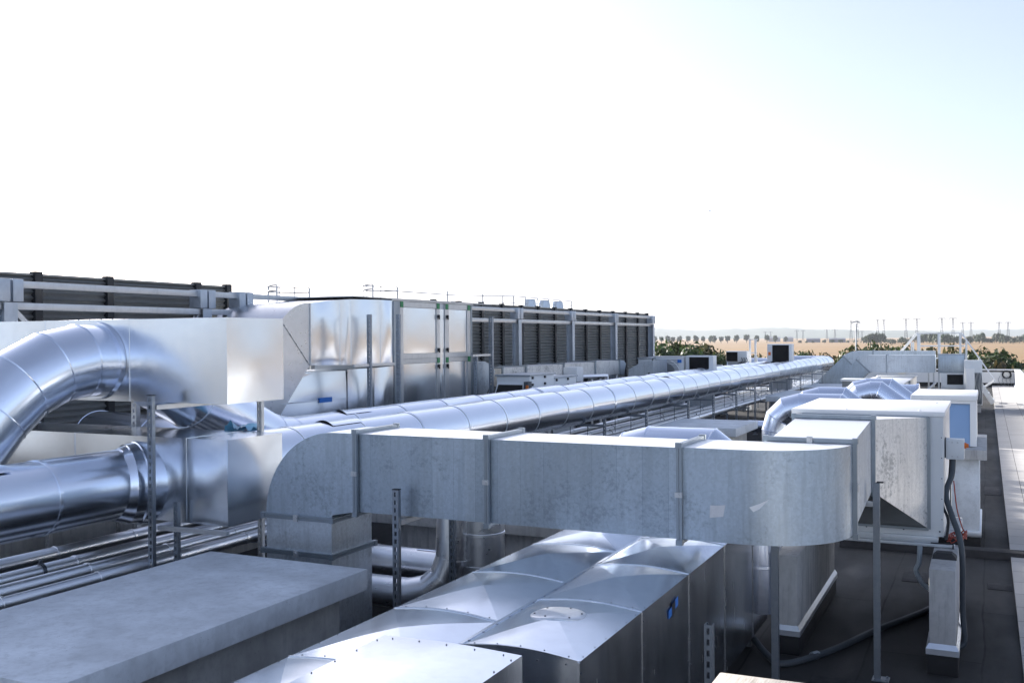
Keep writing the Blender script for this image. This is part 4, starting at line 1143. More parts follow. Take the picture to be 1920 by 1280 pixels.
# hose reel and outlet on the far parapet
t = thing('hose_reel', 'black hose reel fixed on the far white parapet in the corner', 'hose reel', (1.05, 63.9, .6))
mb = MB(); mb.tube([(1.05 + cos(a) * .21, 63.92, .70 + sin(a) * .21) for a in [i * pi / 14 for i in range(28)]], .045, 8, closed=True); build('hose_coil', mb, M['rubber'], t)
mb = MB(); mb.box(.85, 63.86, .46, 1.3, 63.99, .49)
for k in range(4): mb.tube(bez([(.7 + .2 * k, 63.95, .62), (.62 + .2 * k, 63.93, .35), (.8 + .17 * k, 63.94, .12), (.95 + .1 * k, 63.95, .06)]), .012, 6)
build('bracket', mb, M['strut'], t)

# ------------------------------------------------------------------ louvre screens and their steel frame
def louvre(label, y0, y1, z0, z1, posts):
    t = thing('louvre_screen', label, 'louvre', (-12, (y0 + y1) / 2, z0)); X = -12.0; pitch_ = .088
    ys = sorted(posts)
    for a, b in zip([y0] + ys, ys + [y1]):
        if b - a < .15: continue
        mb = MB(); k = int((z1 - z0) / pitch_)
        for i in range(k):
            z = z1 - .03 - i * pitch_
            mb.add([(X, a, z), (X, b, z), (X + .055, b, z - .045), (X + .055, a, z - .045), (X, a, z - .088), (X, b, z - .088), (X + .035, b, z - .055), (X + .035, a, z - .055)],
                   [(0, 1, 2, 3), (3, 2, 6, 7), (7, 6, 5, 4)])
        mb.box(X - .02, a, z0, X - .012, b, z1)
        build('louvre_panel', mb, M['louvre'], t, smooth=False)
    for y in ys: build('louvre_post', MB().box(X - .03, y - .06, z0 - .05, X + .09, y + .06, z1 + .035), M['louvre_post'], t)
    build('top_rail', MB().box(X - .025, y0, z1 - .022, X + .045, y1, z1 + .006), M['louvre'], t)
    return t
PF = [22.98, 24.2, 25.45, 26.6, 27.85, 29.15, 30.45, 31.75, 33.1, 34.45, 35.85, 37.0]
louvre('long dark louvre screen behind the big sheet metal unit, centre', 19.5, 37.05, .7, 3.915, [20.5, 21.75] + PF)
louvre('dark louvre screen at far left behind the upper box', 7.9, 13.42, .7, 3.94, [8.28, 9.52, 10.77, 12.62, 13.36])

def steel_frame(label, ys, ya, yb, braces):
    X = -11.25; t = thing('steel_frame', label, 'frame', (X, (ya + yb) / 2, 0))
    for y in ys:
        mb = MB()
        mb.box(X - .1, y - .095, 0, X - .085, y + .095, 3.50); mb.box(X + .085, y - .095, 0, X + .1, y + .095, 3.50); mb.box(X - .085, y - .006, 0, X + .085, y + .006, 3.50)
        build('post', mb, M['frame'], t)
        mb = MB(); mb.box(X - .12, y - .17, 3.51, X + .115, y - .02, 3.80); mb.box(X - .12, y + .02, 3.51, X + .115, y + .17, 3.80); mb.box(X - .06, y - .02, 3.53, X + .07, y + .02, 3.79)
        build('bracket', mb, M['frame'], t, bevel=.004)
    for z in (3.735, 3.455):
        build('rail', MB().box(X - .05, ya, z - .045, X + .05, yb, z + .045), M['strut_light'], t, bevel=.004)
    for y, s in braces:
        mb = MB(); mb.bar((X, y, 3.40), (X, y + s, 2.9), .07, .07); build('brace', mb, M['strut_light'], t)
steel_frame('galvanised steel frame with double rails before the left louvres', [8.5, 12.0, 12.9], 7.8, 15.6, [(8.6, .55), (11.9, -.45)])
steel_frame('galvanised steel frame with double rails before the long centre louvres', [19.9, 23.65, 27.4, 31.2, 35.3], 19.5, 35.4, [])

# ------------------------------------------------------------------ big air handling unit
ah = thing('air_handling_unit', 'big silver panelled air unit with black handles and green corners, left of centre', 'air unit', (-11, 17, 0))
AX = -10.0; A0, A1 = 15.62, 18.75
build('casing', MB().box(-12.0 + .2, A0, 1.1, AX - .02, A1, 3.72), M['ac_side'], ah)
mb = MB(); mb.box(-11.9, 14.3, 3.745, AX + .03, A1 + .9, 3.765); mb.box(-11.8, A0 - .05, 3.721, AX + .015, A1 + .05, 3.744)
build('roof_sheet', mb, M['strut_light'], ah)
def door(y0, y1, z0, z1, mat_=None):
    d = build('door', MB().pillow((AX - .004, y0, z0), (AX - .004, y1, z0), (AX - .004, y1, z1), (AX - .004, y0, z1), .014, 12), mat_ or M['sheet'], ah)
    return d
doors = [door(15.98, 17.22, 2.72, 3.60), door(17.36, 17.56, 1.2, 3.60), door(17.74, 18.52, 2.72, 3.60), door(15.98, 17.22, 1.2, 2.52), door(17.74, 18.52, 1.2, 2.52)]
mb = MB()
for y0, y1 in ((15.85, 15.97), (17.23, 17.35), (17.57, 17.73), (18.53, 18.68)): mb.box(AX - .019, y0, 1.11, AX + .012, y1, 3.71)
for (a, b) in ((15.971, 17.229), (17.731, 18.529)):
    for z0, z1 in ((3.61, 3.71), (2.53, 2.61), (2.62, 2.71)): mb.box(AX - .019, a, z0, AX + .008, b, z1)
build('door_frame', mb, M['strut_light'], ah)
build('corner_post', MB().box(AX - .018, 15.63, 1.11, AX + .02, 15.845, 3.71), M['flange'], ah)
build('corner_post', MB().box(AX - .018, 18.685, 1.11, AX + .02, 18.745, 3.71), M['flange'], ah)
for y in (15.91, 17.29, 17.65, 18.6):
    for z in (3.66, 2.57):
        if y == 15.91 and z < 3: continue
        build('corner_block', MB().box(AX + .0125, y - .05, z - .06, AX + .024, y + .05, z + .05), M['green'], ah)
for y in (17.29, 17.65):
    for z in (3.45, 2.78, 2.45):
        mb = MB(); mb.cyl((AX + .0125, y, z), (AX + .04, y, z), .035, 10); mb.box(AX + .03, y - .018, z - .06, AX + .05, y + .018, z + .03)
        build('handle', mb, M['black'], ah)
# sheet transition on its left end, upper and lower, and the bend that turns down
mb = MB()
yy = [13.1, 13.95, 14.28, 15.2, 15.62]
zt_ = [3.60, 3.68, 3.70, 3.72, 3.72]; zb_ = [2.58, 2.56, 2.55, 2.56, 2.56]
for i in range(4):
    mb.pillow((AX, yy[i], zb_[i]), (AX, yy[i + 1], zb_[i + 1]), (AX, yy[i + 1], zt_[i + 1]), (AX, yy[i], zt_[i]), .038 if i in (0, 3) else .024, 16, 0, i + 3)
    mb.box(AX - .01, yy[i] - .008, zb_[i], AX + .006, yy[i] + .008, zt_[i])
mb.add([(AX, 13.1, 3.6), (AX, 14.28, 3.7), (AX, 15.62, 3.72), (-11.4, 15.62, 3.72), (-11.4, 14.28, 3.7), (-11.4, 13.1, 3.6)], [(0, 1, 2, 3, 4, 5)])
mb.add([(AX, 13.1, 2.58), (AX, 15.62, 2.56), (-11.4, 15.62, 2.56), (-11.4, 13.1, 2.58)], [(3, 2, 1, 0)])
build('upper_transition', mb, M['sheet'], ah, angle=30)
mb = MB()
mb.pillow((AX - .002, 12.35, 2.0), (AX + .02, 14.1, 1.98), (AX - .002, 14.12, 2.46), (AX - .03, 12.85, 2.47), .008, 10)
mb.pillow((AX - .002, 11.7, 1.4), (AX + .02, 14.1, 1.4), (AX + .02, 14.1, 1.975), (AX - .002, 12.35, 1.995), .01, 10)
mb.box(AX - .01, 12.4, 1.978, AX + .024, 14.1, 1.992)
mb.pillow((AX + .02, 14.13, 1.3), (AX + .02, 14.95, 1.3), (AX + .02, 14.95, 2.48), (AX + .02, 14.13, 2.48), .03, 14, 0, 4)
mb.pillow((AX + .02, 14.96, 1.3), (AX + .02, 15.60, 1.3), (AX + .02, 15.60, 2.5), (AX + .02, 14.96, 2.48), .04, 14, 0, 9)
mb.box(AX - 1.4, 12.9, 1.3, AX - .02, 15.6, 2.44)
build('lower_transition', mb, M['sheet'], ah, angle=30)
build('name_tag', MB().box(AX + .022, 13.32, 1.95, AX + .036, 13.66, 2.03), M['blue_tag'], ah)
mb = arc_duct((13.1, 2.57), 'X', .01, 1.03, pi / 2, pi * .75, -11.4, AX + .01, 16)
build('bend', mb, M['sheet_grey'], ah, angle=25)
d = Vector((0, -.7071, -.7071)); nrm = Vector((0, -.7071, .7071)); c = Vector((0, 13.1, 2.57))
a, b = c + nrm * .01, c + nrm * 1.03
mb = MB(); mb.prism([(p.y, p.z) for p in (a, a + d * 2.0, b + d * 2.0, b)], 'X', -11.4, AX + .008)
build('slanted_section', mb, M['sheet_grey'], ah)
mb = MB(); mb.bar((AX + .012, a.y, a.z), (AX + .012, b.y, b.z), .008, .006); mb.bar((AX + .016, 13.1, 2.575), (AX + .016, 13.1, 3.60), .018, .018)
for k in range(5): mb.screw((AX + .02, a.y + (b.y - a.y) * (k + .5) / 5, a.z + (b.z - a.z) * (k + .5) / 5), (1, 0, 0), .012, .008, 0)
build('seam', mb, M['strut_light'], ah)
build('base_frame', MB().box(-11.7, A0, 0, AX - .1, A1, 1.099), M['frame'], ah)
mb = MB(); mb.box(-11.3, 13.2, 0, -10.2, 15.4, 1.3); build('stand', mb, M['frame'], ah)
# bare right end: galvanised bend with dark opening
t = thing('rectangular_duct', 'galvanised rounded duct bend at the right end of the big air unit', 'duct', (-10, 19.2, 0))
mb = MB(); mb.prism([(18.85, .9), (18.85, 2.49), (19.15, 2.50), (19.45, 2.42), (19.66, 2.26), (19.25, 1.80), (19.0, .9)], 'X', -11.2, -9.9)
build('bend', mb, M['galv_light'], t)
build('leg', MB().box(-11.0, 18.9, 0, -10.2, 18.98, .899), M['strut'], t)
post('strut_post', 'tall plain steel post in front of louvres right of the big air unit', -9.75, 19.15, 0, 3.47, .09, .07, '-Y', [((-9.75, 19.2, 2.64), (-9.75, 18.3, 2.64))])
post('strut_post', 'dark steel post close beside the air unit edge, right', -9.85, 18.62, 0, 2.62, .08, .06, '-Y')
post('strut_post', 'left one of two tall slotted posts before the air unit', -9.45, 14.0, 0, 3.42, .075, .05, '-Y', [((-9.45, 13.55, 2.56), (-9.45, 14.8, 2.56))])
post('strut_post', 'right one of two tall slotted posts before the air unit', -9.45, 14.92, 0, 3.44, .075, .05, '-Y')

# low galvanised duct under the louvres
t = thing('rectangular_duct', 'low long galvanised duct at the foot of the centre louvres', 'duct', (-10.3, 24, 1.9))
ys_ = [20.2, 21.5, 23.85, 26.15, 28.2]
mb = MB(); mb.box(-10.7, 20.2, 1.90, -10.0, 28.2, 2.31); build('duct_section', mb, M['galv_worn'], t)
for y in ys_: build('flange', flange(MB(), 'Y', y, (-10.7, 1.90), (-10.0, 2.31), .03, .03), M['flange'], t)
mb = MB(); mb.prism([(28.21, 1.9), (28.21, 2.31), (28.6, 2.3), (28.8, 2.2), (28.6, 1.85)], 'X', -10.7, -9.99); build('bend', mb, M['galv_light'], t)
for y in (21, 24.5, 27.5): build('leg', MB().box(-10.4, y, 0, -10.34, y + .06, 1.899), M['strut'], t)
t = thing('rectangular_duct', 'pale sheet hood at the end of the low galvanised duct', 'duct', (-9.4, 28.5, 1.2))
mb = MB(); mb.prism([(-9.75, 1.0), (-9.62, 2.05), (-9.25, 2.26), (-8.87, 2.32), (-8.87, 1.0)], 'Y', 28.0, 29.4); build('casing', mb, M['galv_light'], t)
build('foot', MB().box(-9.6, 28.1, 0, -8.95, 29.3, .999), M['concrete_dark'], t)
build('handle', MB().box(-9.02, 27.985, 1.86, -8.98, 27.999, 1.96), M['black'], t)

# compact air units between louvres and pipes
def compact(label, x0, x1, y0, y1, z0, z1, hood):
    t = thing('compact_air_unit', label, 'air unit', ((x0 + x1) / 2, y0, 0))
    build('casing', MB().box(x0, y0, z0, x1, y1, z1), M['cream'], t, bevel=.008)
    mb = MB(); n = max(2, int((y1 - y0) / .8))
    for k in range(n):
        y = y0 + (k + .15) * (y1 - y0) / n
        for z in (z1 - .06, z1 - .2, z0 + .12): mb.box(x1 + .001, y, z, x1 + .03, y + .05, z + .05)
    build('hinge', mb, M['black'], t)
    build('roof_sheet', MB().box(x0 - .03, y0 - .04, z1 + .002, x1 + .03, y1 + .03, z1 + .03), M['flange'], t)
    if hood:
        mb = MB(); mb.add([(x0 + .02, y0 - .001, z1 - .12), (x1 - .02, y0 - .001, z1 - .12), (x1 - .02, y0 - .35, z0 + .1), (x0 + .02, y0 - .35, z0 + .1), (x0 + .02, y0 - .001, z0), (x1 - .02, y0 - .001, z0)],
                          [(0, 1, 2, 3), (3, 2, 5, 4), (0, 3, 4), (1, 5, 2)])
        build('rain_hood', mb, M['cream'], t)
        mb = MB(); mb.add([(x0 + .10, y0 - .11, z1 - .19), (x1 - .10, y0 - .11, z1 - .19), (x1 - .04, y0 - .352, z0 + .14), (x0 + .04, y0 - .352, z0 + .14)], [(0, 1, 2, 3)])
        for i in range(4): mb.v[-4 + i] = (mb.v[-4 + i][0], mb.v[-4 + i][1] - .02, mb.v[-4 + i][2] + .02)
        build('mesh_screen', mb, M['dark_gap'], t)
    build('base_frame', MB().box(x0 + .05, y0 + .05, 0, x1 - .05, y1 - .05, z0 - .001), M['frame'], t)
    return t
cu = compact('white compact air unit with dark sloped mesh intake, behind the pipes', -9.15, -8.40, 18.25, 19.5, 1.4, 2.22, True)
build('isolator_box', MB().box(-8.42, 18.0, 1.85, -8.33, 18.2, 2.12), M['hose'], cu, bevel=.004)
build('switch', MB().box(-8.36, 17.97, 1.86, -8.31, 17.999, 2.05), M['orange'], cu)
compact('white compact unit with two hinged doors beside the insulated pipes', -9.15, -8.45, 19.62, 20.9, 1.4, 2.12, False)
build('control_box', MB().box(-9.1, 21.7, 1.95, -8.75, 22.1, 2.3), M['cream'], cu, bevel=.004)
compact('white compact air unit end on, left of the fan condenser', -9.85, -9.45, 29.55, 31.5, 1.4, 2.33, False)
t = thing('insulated_pipes', 'small bright insulated pipes on a light frame beside compact air unit', 'pipe', (-9, 21.8, 0))
mb = MB(); mb.tube(bez([(-8.95, 20.7, 2.12), (-8.95, 22.0, 2.02)], 4), .05, 12); mb.tube([(-8.95, 22.0, 2.02), (-8.85, 22.1, 2.06), (-8.6, 23.3, 2.05), (-8.6, 23.35, 1.5)], .05, 12)
build('pipe_cladding', mb, M['small_pipe'], t, angle=40)
mb = MB()
for y in (21.9, 22.6, 23.2): mb.box(-8.75, y, 0, -8.71, y + .04, 1.98)
mb.box(-8.752, 21.9, 1.88, -8.708, 23.24, 1.92); build('stand', mb, M['white'], t)

# outdoor condensers
def fan_condenser(label, x0, x1, y, z0, z1):
    t = thing('condenser', label, 'condenser', ((x0 + x1) / 2, y, z0))
    build('casing', MB().box(x0, y, z0, x1, y + .42, z1 - .03), M['cream'], t, bevel=.02)
    build('top_panel', MB().box(x0 - .015, y - .015, z1 - .028, x1 + .015, y + .435, z1), M['white'], t, bevel=.012)
    mb = MB(); k = 16
    for i in range(k):
        z = z0 + .1 + (z1 - z0 - .22) * i / (k - 1); mb.box(x0 + .08, y - .012, z, x1 - .16, y - .004, z + .014)
    build('grille', mb, M['grille'], t)
    cx, cz, r = x0 + .40, (z0 + z1) / 2 - .05, .31
    mb = MB(); mb.tube([(cx, y - .001, cz), (cx, y - .003, cz)], r, 32); build('fan_opening', mb, M['louvre'], t)
    mb = MB(); mb.tube(arc_pts((cx, y - .016, cz - .05), (1, 0, 0), (0, 0, 1), .47, radians(8), radians(72), 14), .016, 6); build('trim_strip', mb, M['white'], t)
    build('badge', MB().box(x1 - .19, y - .02, z1 - .2, x1 - .06, y - .001, z1 - .1), M['blue_tag'], t)
    build('stand', MB().box(x0 + .05, y + .05, 0, x1 - .05, y + .35, z0 - .001), M['frame'], t)
def coil_condenser(label, x0, x1, y, dep, z0, z1, l, r, leg=True):
    t = thing('condenser', label, 'condenser', ((x0 + x1) / 2, y, z0))
    build('casing', MB().box(x0, y, z0, x1, y + dep, z1), M['cream'], t, bevel=.012)
    mb = MB(); mb.box(x0 + l, y - .006, z0 + .02, x1 - r, y - .001, z1 - .045); k = 22
    for i in range(k):
        x = x0 + l + (x1 - x0 - l - r) * (i + .5) / k; mb.box(x - .003, y - .012, z0 + .03, x + .003, y - .0065, z1 - .05)
    build('coil', mb, M['dark_gap'], t)
    if leg: build('stand', MB().box(x0 + .05, y + .05, 0, x1 - .05, y + dep - .05, z0 - .001), M['frame'], t)
    return t
fan_condenser('white condenser with round fan grille and blue badge, right of louvres', -9.50, -8.52, 30, 1.45, 2.40)
coil_condenser('white condenser showing its black coil side, next to the fan one', -8.47, -7.60, 30.05, .45, 1.45, 2.42, .12, .13)
t = coil_condenser('small grey condenser with black square coil on a steel stand', -9.58, -8.74, 40, .42, 1.98, 2.42, .01, .37)
mb = MB()
for k in range(3): mb.tube(bez([(-8.95 + .1 * k, 39.97, 2.15), (-8.9 + .1 * k, 39.93, 2.02), (-9.1 + .1 * k, 39.95, 1.9)]), .015, 6)
build('cable_bundle', mb, M['hose'], t)
t = coil_condenser('tall grey condenser with wide dark coil against the field', -7.92, -6.97, 40, .55, 1.45, 2.70, .20, .10)
build('warning_label', MB().box(-7.88, 39.985, 2.25, -7.78, 39.999, 2.38), M['orange'], t)
t = thing('access_ladder_frame', 'white goalpost shaped ladder frame between two grey condensers', 'ladder', (-8.6, 40.5, 0))
mb = MB()
for x in (-8.72, -8.50): mb.box(x - .035, 40.5, 0, x + .035, 40.57, 2.86)
mb.bar((-8.38, 40.53, 1.6), (-8.5, 40.53, 2.4), .04); build('post', mb, M['white'], t)
mb = MB(); mb.box(-8.8, 40.49, 2.861, -8.42, 40.58, 2.90); mb.box(-8.69, 40.51, 2.32, -8.53, 40.56, 2.36); build('crossbar', mb, M['white'], t)
t = thing('roof_kerb', 'low dark and white roof boxes right of the condensers', 'roof box', (-9.5, 36.5, 0))
build('housing', MB().box(-10.6, 37, 0, -9.1, 38, 1.85), M['louvre_post'], t); build('lid', MB().box(-10.7, 36.95, 1.851, -9.9, 38.05, 1.95), M['white'], t)
build('lid', MB().box(-9.6, 36.9, 1.80, -9.0, 36.99, 1.95), M['white'], t)

# hidden plant room behind the louvres with railing, cowls and ladder hoops
t = thing('plant_room', 'flat roofed block behind the centre louvre screen', 'building', (-17, 30, 0))
build('wall', MB().box(-20, 24.5, 0, -13.4, 40, 3.80), M['concrete_dark'], t)
rl = thing('guard_rail', 'thin steel guard rail on the block above centre louvres', 'railing', (-14, 29, 3.8))
mb = MB(); mb.tube([(-14.0, 21.5, 4.26), (-14.0, 25.4, 4.27), (-14.0, 29.2, 4.385), (-14.0, 34.4, 4.37)], .018, 6); mb.tube([(-14.0, 25.0, 4.09), (-14.0, 29.2, 4.16), (-14.0, 34.2, 4.19)], .014, 6)
build('rail', mb, M['strut_light'], rl)
for y in (24.8, 27.0, 28.4, 29.2, 30.1, 31.1, 32.1, 33.1, 34.2): build('post', MB().box(-14.02, y - .016, 3.8, -13.985, y + .016, 4.37), M['strut_light'], rl)
cw = thing('vent_cowl', 'small round steel vent cowl above the centre louvres', 'vent', (-14, 30.45, 3.8), 'three vent cowls on the block')
mb = MB(); mb.tube([(-14, 30.45, 3.8), (-14, 30.45, 4.1)], .15, 20); build('pipe', mb, M['galv_light'], cw)
mb = MB(); mb.tube([(-14, 30.45, 4.06), (-14, 30.45, 4.30), (-14, 30.45, 4.325)], [.235, .20, .16], 20); build('cap', mb, M['galv_light'], cw)
copy_thing(cw, (0, 1.2, 0)); copy_thing(cw, (0, 2.4, 0))
def hoops(label, y0, y1, z0, z1, n):
    t = thing('ladder_cage', label, 'ladder', (-14, (y0 + y1) / 2, 0)); X = -14
    mb = MB()
    for y in (y0, y1): mb.bar((X, y, 0), (X, y, z1 - .02), .035)
    for k in range(12): mb.bar((X, y0, .3 + k * .3), (X, y1, .3 + k * .3), .022)
    build('side_rail', mb, M['strut_light'], t)
    mb = MB()
    for z in (z1, z1 - .12): mb.tube([(X, y0, z)] + arc_pts((X, (y0 + y1) / 2, z), (0, -1, 0), (-1, 0, 0), (y1 - y0) / 2, 0, pi, 12)[1:-1] + [(X, y1, z)], .018, 6)
    for k in range(n):
        a = pi * (k + 1) / (n + 1); mb.bar((X - sin(a) * (y1 - y0) / 2, (y0 + y1) / 2 - cos(a) * (y1 - y0) / 2, z1 - 1.3), (X - sin(a) * (y1 - y0) / 2, (y0 + y1) / 2 - cos(a) * (y1 - y0) / 2, z1), .02)
    build('hoop', mb, M['strut_light'], t)
hoops('ladder hoops above the bend left of the big air unit', 17.2, 18.35, 3.4, 4.20, 4)
hoops('single ladder hoop top right above the big air unit', 20.95, 22.1, 3.4, 4.39, 3)

# timber board, bottom edge
t = thing('timber_board', 'weathered sunlit timber board end at the bottom edge', 'board', (-1.1, 4.9, 1.1))
mb = MB(); mb.hexa([(-1.31, 3.6, 1.155), (-.80, 3.6, 1.155), (-.845, 5.27, 1.155), (-1.30, 5.25, 1.155), (-1.31, 3.6, 1.2), (-.80, 3.6, 1.2), (-.845, 5.27, 1.2), (-1.30, 5.25, 1.2)])
build('plank', mb, M['wood'], t, bevel=.012)
for y in (3.8, 5.0):
    mb = MB()
    for x in (-1.2, -.93): mb.bar((x, y, 0), (x, y, 1.154), .06, .06)
    build('trestle', mb, M['wood'], t)

# ------------------------------------------------------------------ vegetation
def crown_mesh(mb, c, rad, n, leaf, seed, squash=(1, 1, 1)):
    rr = random.Random(seed); blobs = []
    for k in range(14):
        th = rr.uniform(0, 6.28); ph = rr.uniform(-.6, 1.0); q = rr.uniform(.35, .72)
        blobs.append((Vector((cos(th) * cos(ph) * q * squash[0], sin(th) * cos(ph) * q * squash[1], sin(ph) * q * squash[2])) * rad, rad * rr.uniform(.32, .55)))
    blobs.append((Vector((0, 0, 0)), rad * .55))
    for i in range(n):
        bc, brd = blobs[rr.randrange(len(blobs))]
        d = Vector((rr.gauss(0, 1), rr.gauss(0, 1), rr.gauss(0, 1))).normalized() * brd * (rr.random() ** .4)
        p = Vector(c) + bc + d
        nrm = (d.normalized() + Vector((rr.gauss(0, .5), rr.gauss(0, .5), rr.gauss(0, .5) + .3))).normalized()
        u = nrm.orthogonal().normalized(); v = nrm.cross(u); a = rr.uniform(0, 6.28); s = leaf * rr.uniform(.5, 1.25)
        u2 = (u * cos(a) + v * sin(a)) * s; v2 = (v * cos(a) - u * sin(a)) * s * rr.uniform(.45, .9)
        mb.add([p - u2, p - v2 * .8 + nrm * s * .15, p + u2, p + v2 * .8 - nrm * s * .1], [(0, 1, 2, 3)])
    return mb
NORMALS[0] = False
def tree(name, label, cat, pos, h, rad, n, leaf, mat_, seed, group, squash=(1, 1, .9), low=.25):
    t = thing(name, label, cat, pos, group); P = Vector(pos)
    mb = crown_mesh(MB(), (0, 0, 0), rad, n, leaf, seed, squash)
    zs = [p[2] for p in mb.v]; q = max(abs(c) for p in mb.v for c in p[:2]); z0, z1 = min(zs), max(zs)
    mb.v = [(P.x + x / q * rad, P.y + y / q * rad, P.z + h * (low + (1 - low) * (z - z0) / (z1 - z0))) for x, y, z in mb.v]
    build('crown', mb, mat_, t, smooth=False)
    mb = MB(); mb.tube([P, P + Vector((.05 * rad, 0, h * .35)), P + Vector((0, .05 * rad, h * .75))], [.09 * rad, .065 * rad, .025 * rad], 8)
    for k in range(4):
        a = k * 1.7 + seed; mb.tube([P + Vector((0, 0, h * (.3 + .1 * k))), P + Vector((cos(a) * rad * .5, sin(a) * rad * .5, h * (.52 + .1 * k)))], [.045 * rad, .012 * rad], 6)
    build('trunk', mb, M['bark'], t)
    return t
G = 'shrubs and trees beyond the roof edge'
# (bearing column, distance, top height, radius, kind)
near = [(1226, 92, 634, 2.2, 0), (1242, 88, 637, 2.3, 0), (1262, 90, 639, 2.2, 0), (1282, 94, 637, 2.1, 0), (1300, 90, 638, 2.1, 0), (1319, 92, 645, 1.9, 1), (1334, 88, 653, 1.6, 0), (1347, 90, 661, 1.3, 1),
        (1384, 100, 655, 1.8, 0), (1404, 104, 660, 1.7, 0), (1418, 105, 655, 1.7, 1), (1432, 100, 663, 1.6, 1), (1445, 102, 668, 1.5, 0), (1488, 104, 655, 1.8, 0), (1504, 108, 653, 1.8, 0), (1521, 104, 657, 1.8, 1), (1538, 106, 653, 1.9, 1), (1553, 104, 658, 1.7, 1), (1567, 100, 668, 1.5, 1),
        (1596, 100, 650, 1.9, 0), (1613, 96, 641, 2.0, 0), (1628, 98, 636, 2.1, 0), (1645, 100, 647, 2.0, 0), (1659, 98, 655, 1.7, 1), (1672, 100, 643, 1.9, 0), (1688, 98, 640, 1.9, 0), (1701, 96, 642, 1.9, 0), (1717, 104, 652, 1.7, 1), (1735, 102, 650, 1.9, 1), (1753, 104, 649, 1.9, 1),
        (1774, 98, 646, 2.0, 1), (1790, 98, 640, 2.0, 1), (1806, 96, 650, 2.1, 0), (1826, 90, 652, 2.4, 0), (1848, 88, 649, 2.5, 0), (1872, 88, 653, 2.4, 0), (1893, 90, 662, 2.2, 0), (1913, 92, 670, 2.0, 1), (1932, 92, 672, 2.0, 1), (1838, 84, 664, 2.2, 0), (1862, 84, 662, 2.2, 0), (1884, 86, 670, 2.0, 0)]
near += [(px + 9, d - 5, yt + 5, rad * 1.15, (k + i) % 2 if i % 3 == 0 else 0) for i, (px, d, yt, rad, k) in enumerate(near) if px < 1350 or px > 1590]
LB = {0: 'dense green bushy tree just beyond the roof edge', 1: 'dry yellowish bushy tree just beyond the roof edge'}
protos = {}
for i, (px, d, yt, rad, k) in enumerate(near):
    p = bearing(px, d, -9.0)
    h = 12.0 - (yt - 640 + .00674 * (px - 960) + 6) / f * d * .97
    key = (k, i % 3)
    if key not in protos:
        protos[key] = (tree('bushy_tree', LB[k], 'tree', p, h, rad * 1.35, 4200, .21, M['leaf'] if k == 0 else M['leaf_dry'], 11 + i, G, (1, 1, 1.6), .2), h, rad)
    else:
        o, h0, r0 = protos[key]
        copy_thing(o, p - Vector(o.location), LB[k], RND.uniform(0, 6.28), (rad / r0, rad / r0, h / h0))
# avenue of round trees far off
far0 = tree('roadside_tree', 'far round tree standing alone in the line along the field edge', 'tree', bearing(1340, 1900, -9), 15.5, 6.2, 700, 1.3, M['leaf_far'], 3, 'far roadside trees', (1, 1, 1.1), .12)
far1 = tree('roadside_tree', 'far round tree standing alone in the line along the field edge', 'tree', bearing(1364, 1900, -9), 15.0, 5.8, 700, 1.3, M['leaf_far'], 8, 'far roadside trees', (1, 1, 1.1), .12)
for i, (px, s) in enumerate(((1352, .9), (1381, 1.08), (1400, 1.15), (1419, 1.0), (1438, 1.06), (1454, 1.0), (1474, .82), (1332, 1.0), (1318, .95), (1305, 1.05), (1290, 1.0), (1274, 1.0), (1262, .9), (1252, 1.05), (1240, .95), (1228, 1.0))):
    o = far0 if i % 2 else far1
    copy_thing(o, bearing(px, 1900 + 30 * (i % 3), -9) - Vector(o.location), None, i * 1.3, (s, s, s))
lab = 'far tree in the dark merged wood line behind the stepover stair'
fw = tree('woodland_tree', lab, 'tree', bearing(1628, 1500, -9), 15, 8, 600, 1.6, M['leaf_far'], 21, 'far wood line trees', (1.2, 1.2, .9), .06)
rr = random.Random(4)
spots = [(1620 + 6.5 * k + rr.uniform(-2, 2)) for k in range(48)]
for i, px in enumerate(spots):
    s = .55 + .55 * abs(sin(px * .031 + .6)) + rr.uniform(-.08, .1)
    if 1660 < px < 1690 or 1846 < px < 1866: s *= .5
    copy_thing(fw, bearing(px, 1500 + rr.uniform(-60, 300), -9) - Vector(fw.location), None, px, (s, s, s))
for px in (1500, 1512, 1524, 1546, 1560, 1576, 1590, 1604): 
    s = rr.uniform(.25, .45); copy_thing(fw, bearing(px, 1800, -9) - Vector(fw.location), 'low far tree beside the dark sheds at the field edge', px, (s * 1.6, s * 1.6, s))
NORMALS[0] = True
# sheds
for i, (px, d, L, H) in enumerate(((1525, 2000, 26, 6), (1570, 1950, 30, 6), (1452, 2300, 26, 8), (1478, 2300, 22, 8))):
    p = bearing(px, d, -9); u = bearing(px + 10, d, -9) - p; u.normalize(); v = Vector((-u.y, u.x, 0))
    t = thing('shed', ['long dark shed far off left of the lamp post', 'second long dark shed far off nearer the lamp post', 'pale far building below the hills, left one', 'pale far building below the hills, right one'][i], 'shed', p)
    c = [p - u * L / 2, p + u * L / 2, p + u * L / 2 + v * 15, p - u * L / 2 + v * 15]
    up = Vector((0, 0, H)); wm, rm = (M['shed'], M['shed']) if i < 2 else (M['shed_roof'], M['shed_roof'])
    build('wall', MB().hexa([*c, *[q + up for q in c]]), wm, t)
    r0, r1 = (c[0] + c[3]) / 2 + up * 1.35, (c[1] + c[2]) / 2 + up * 1.35; e = Vector((0, 0, .05))
    build('roof', MB().add([c[0] + up + e, c[1] + up + e, c[2] + up + e, c[3] + up + e, r0, r1], [(0, 1, 5, 4), (2, 3, 4, 5), (3, 0, 4), (1, 2, 5)]), rm, t)

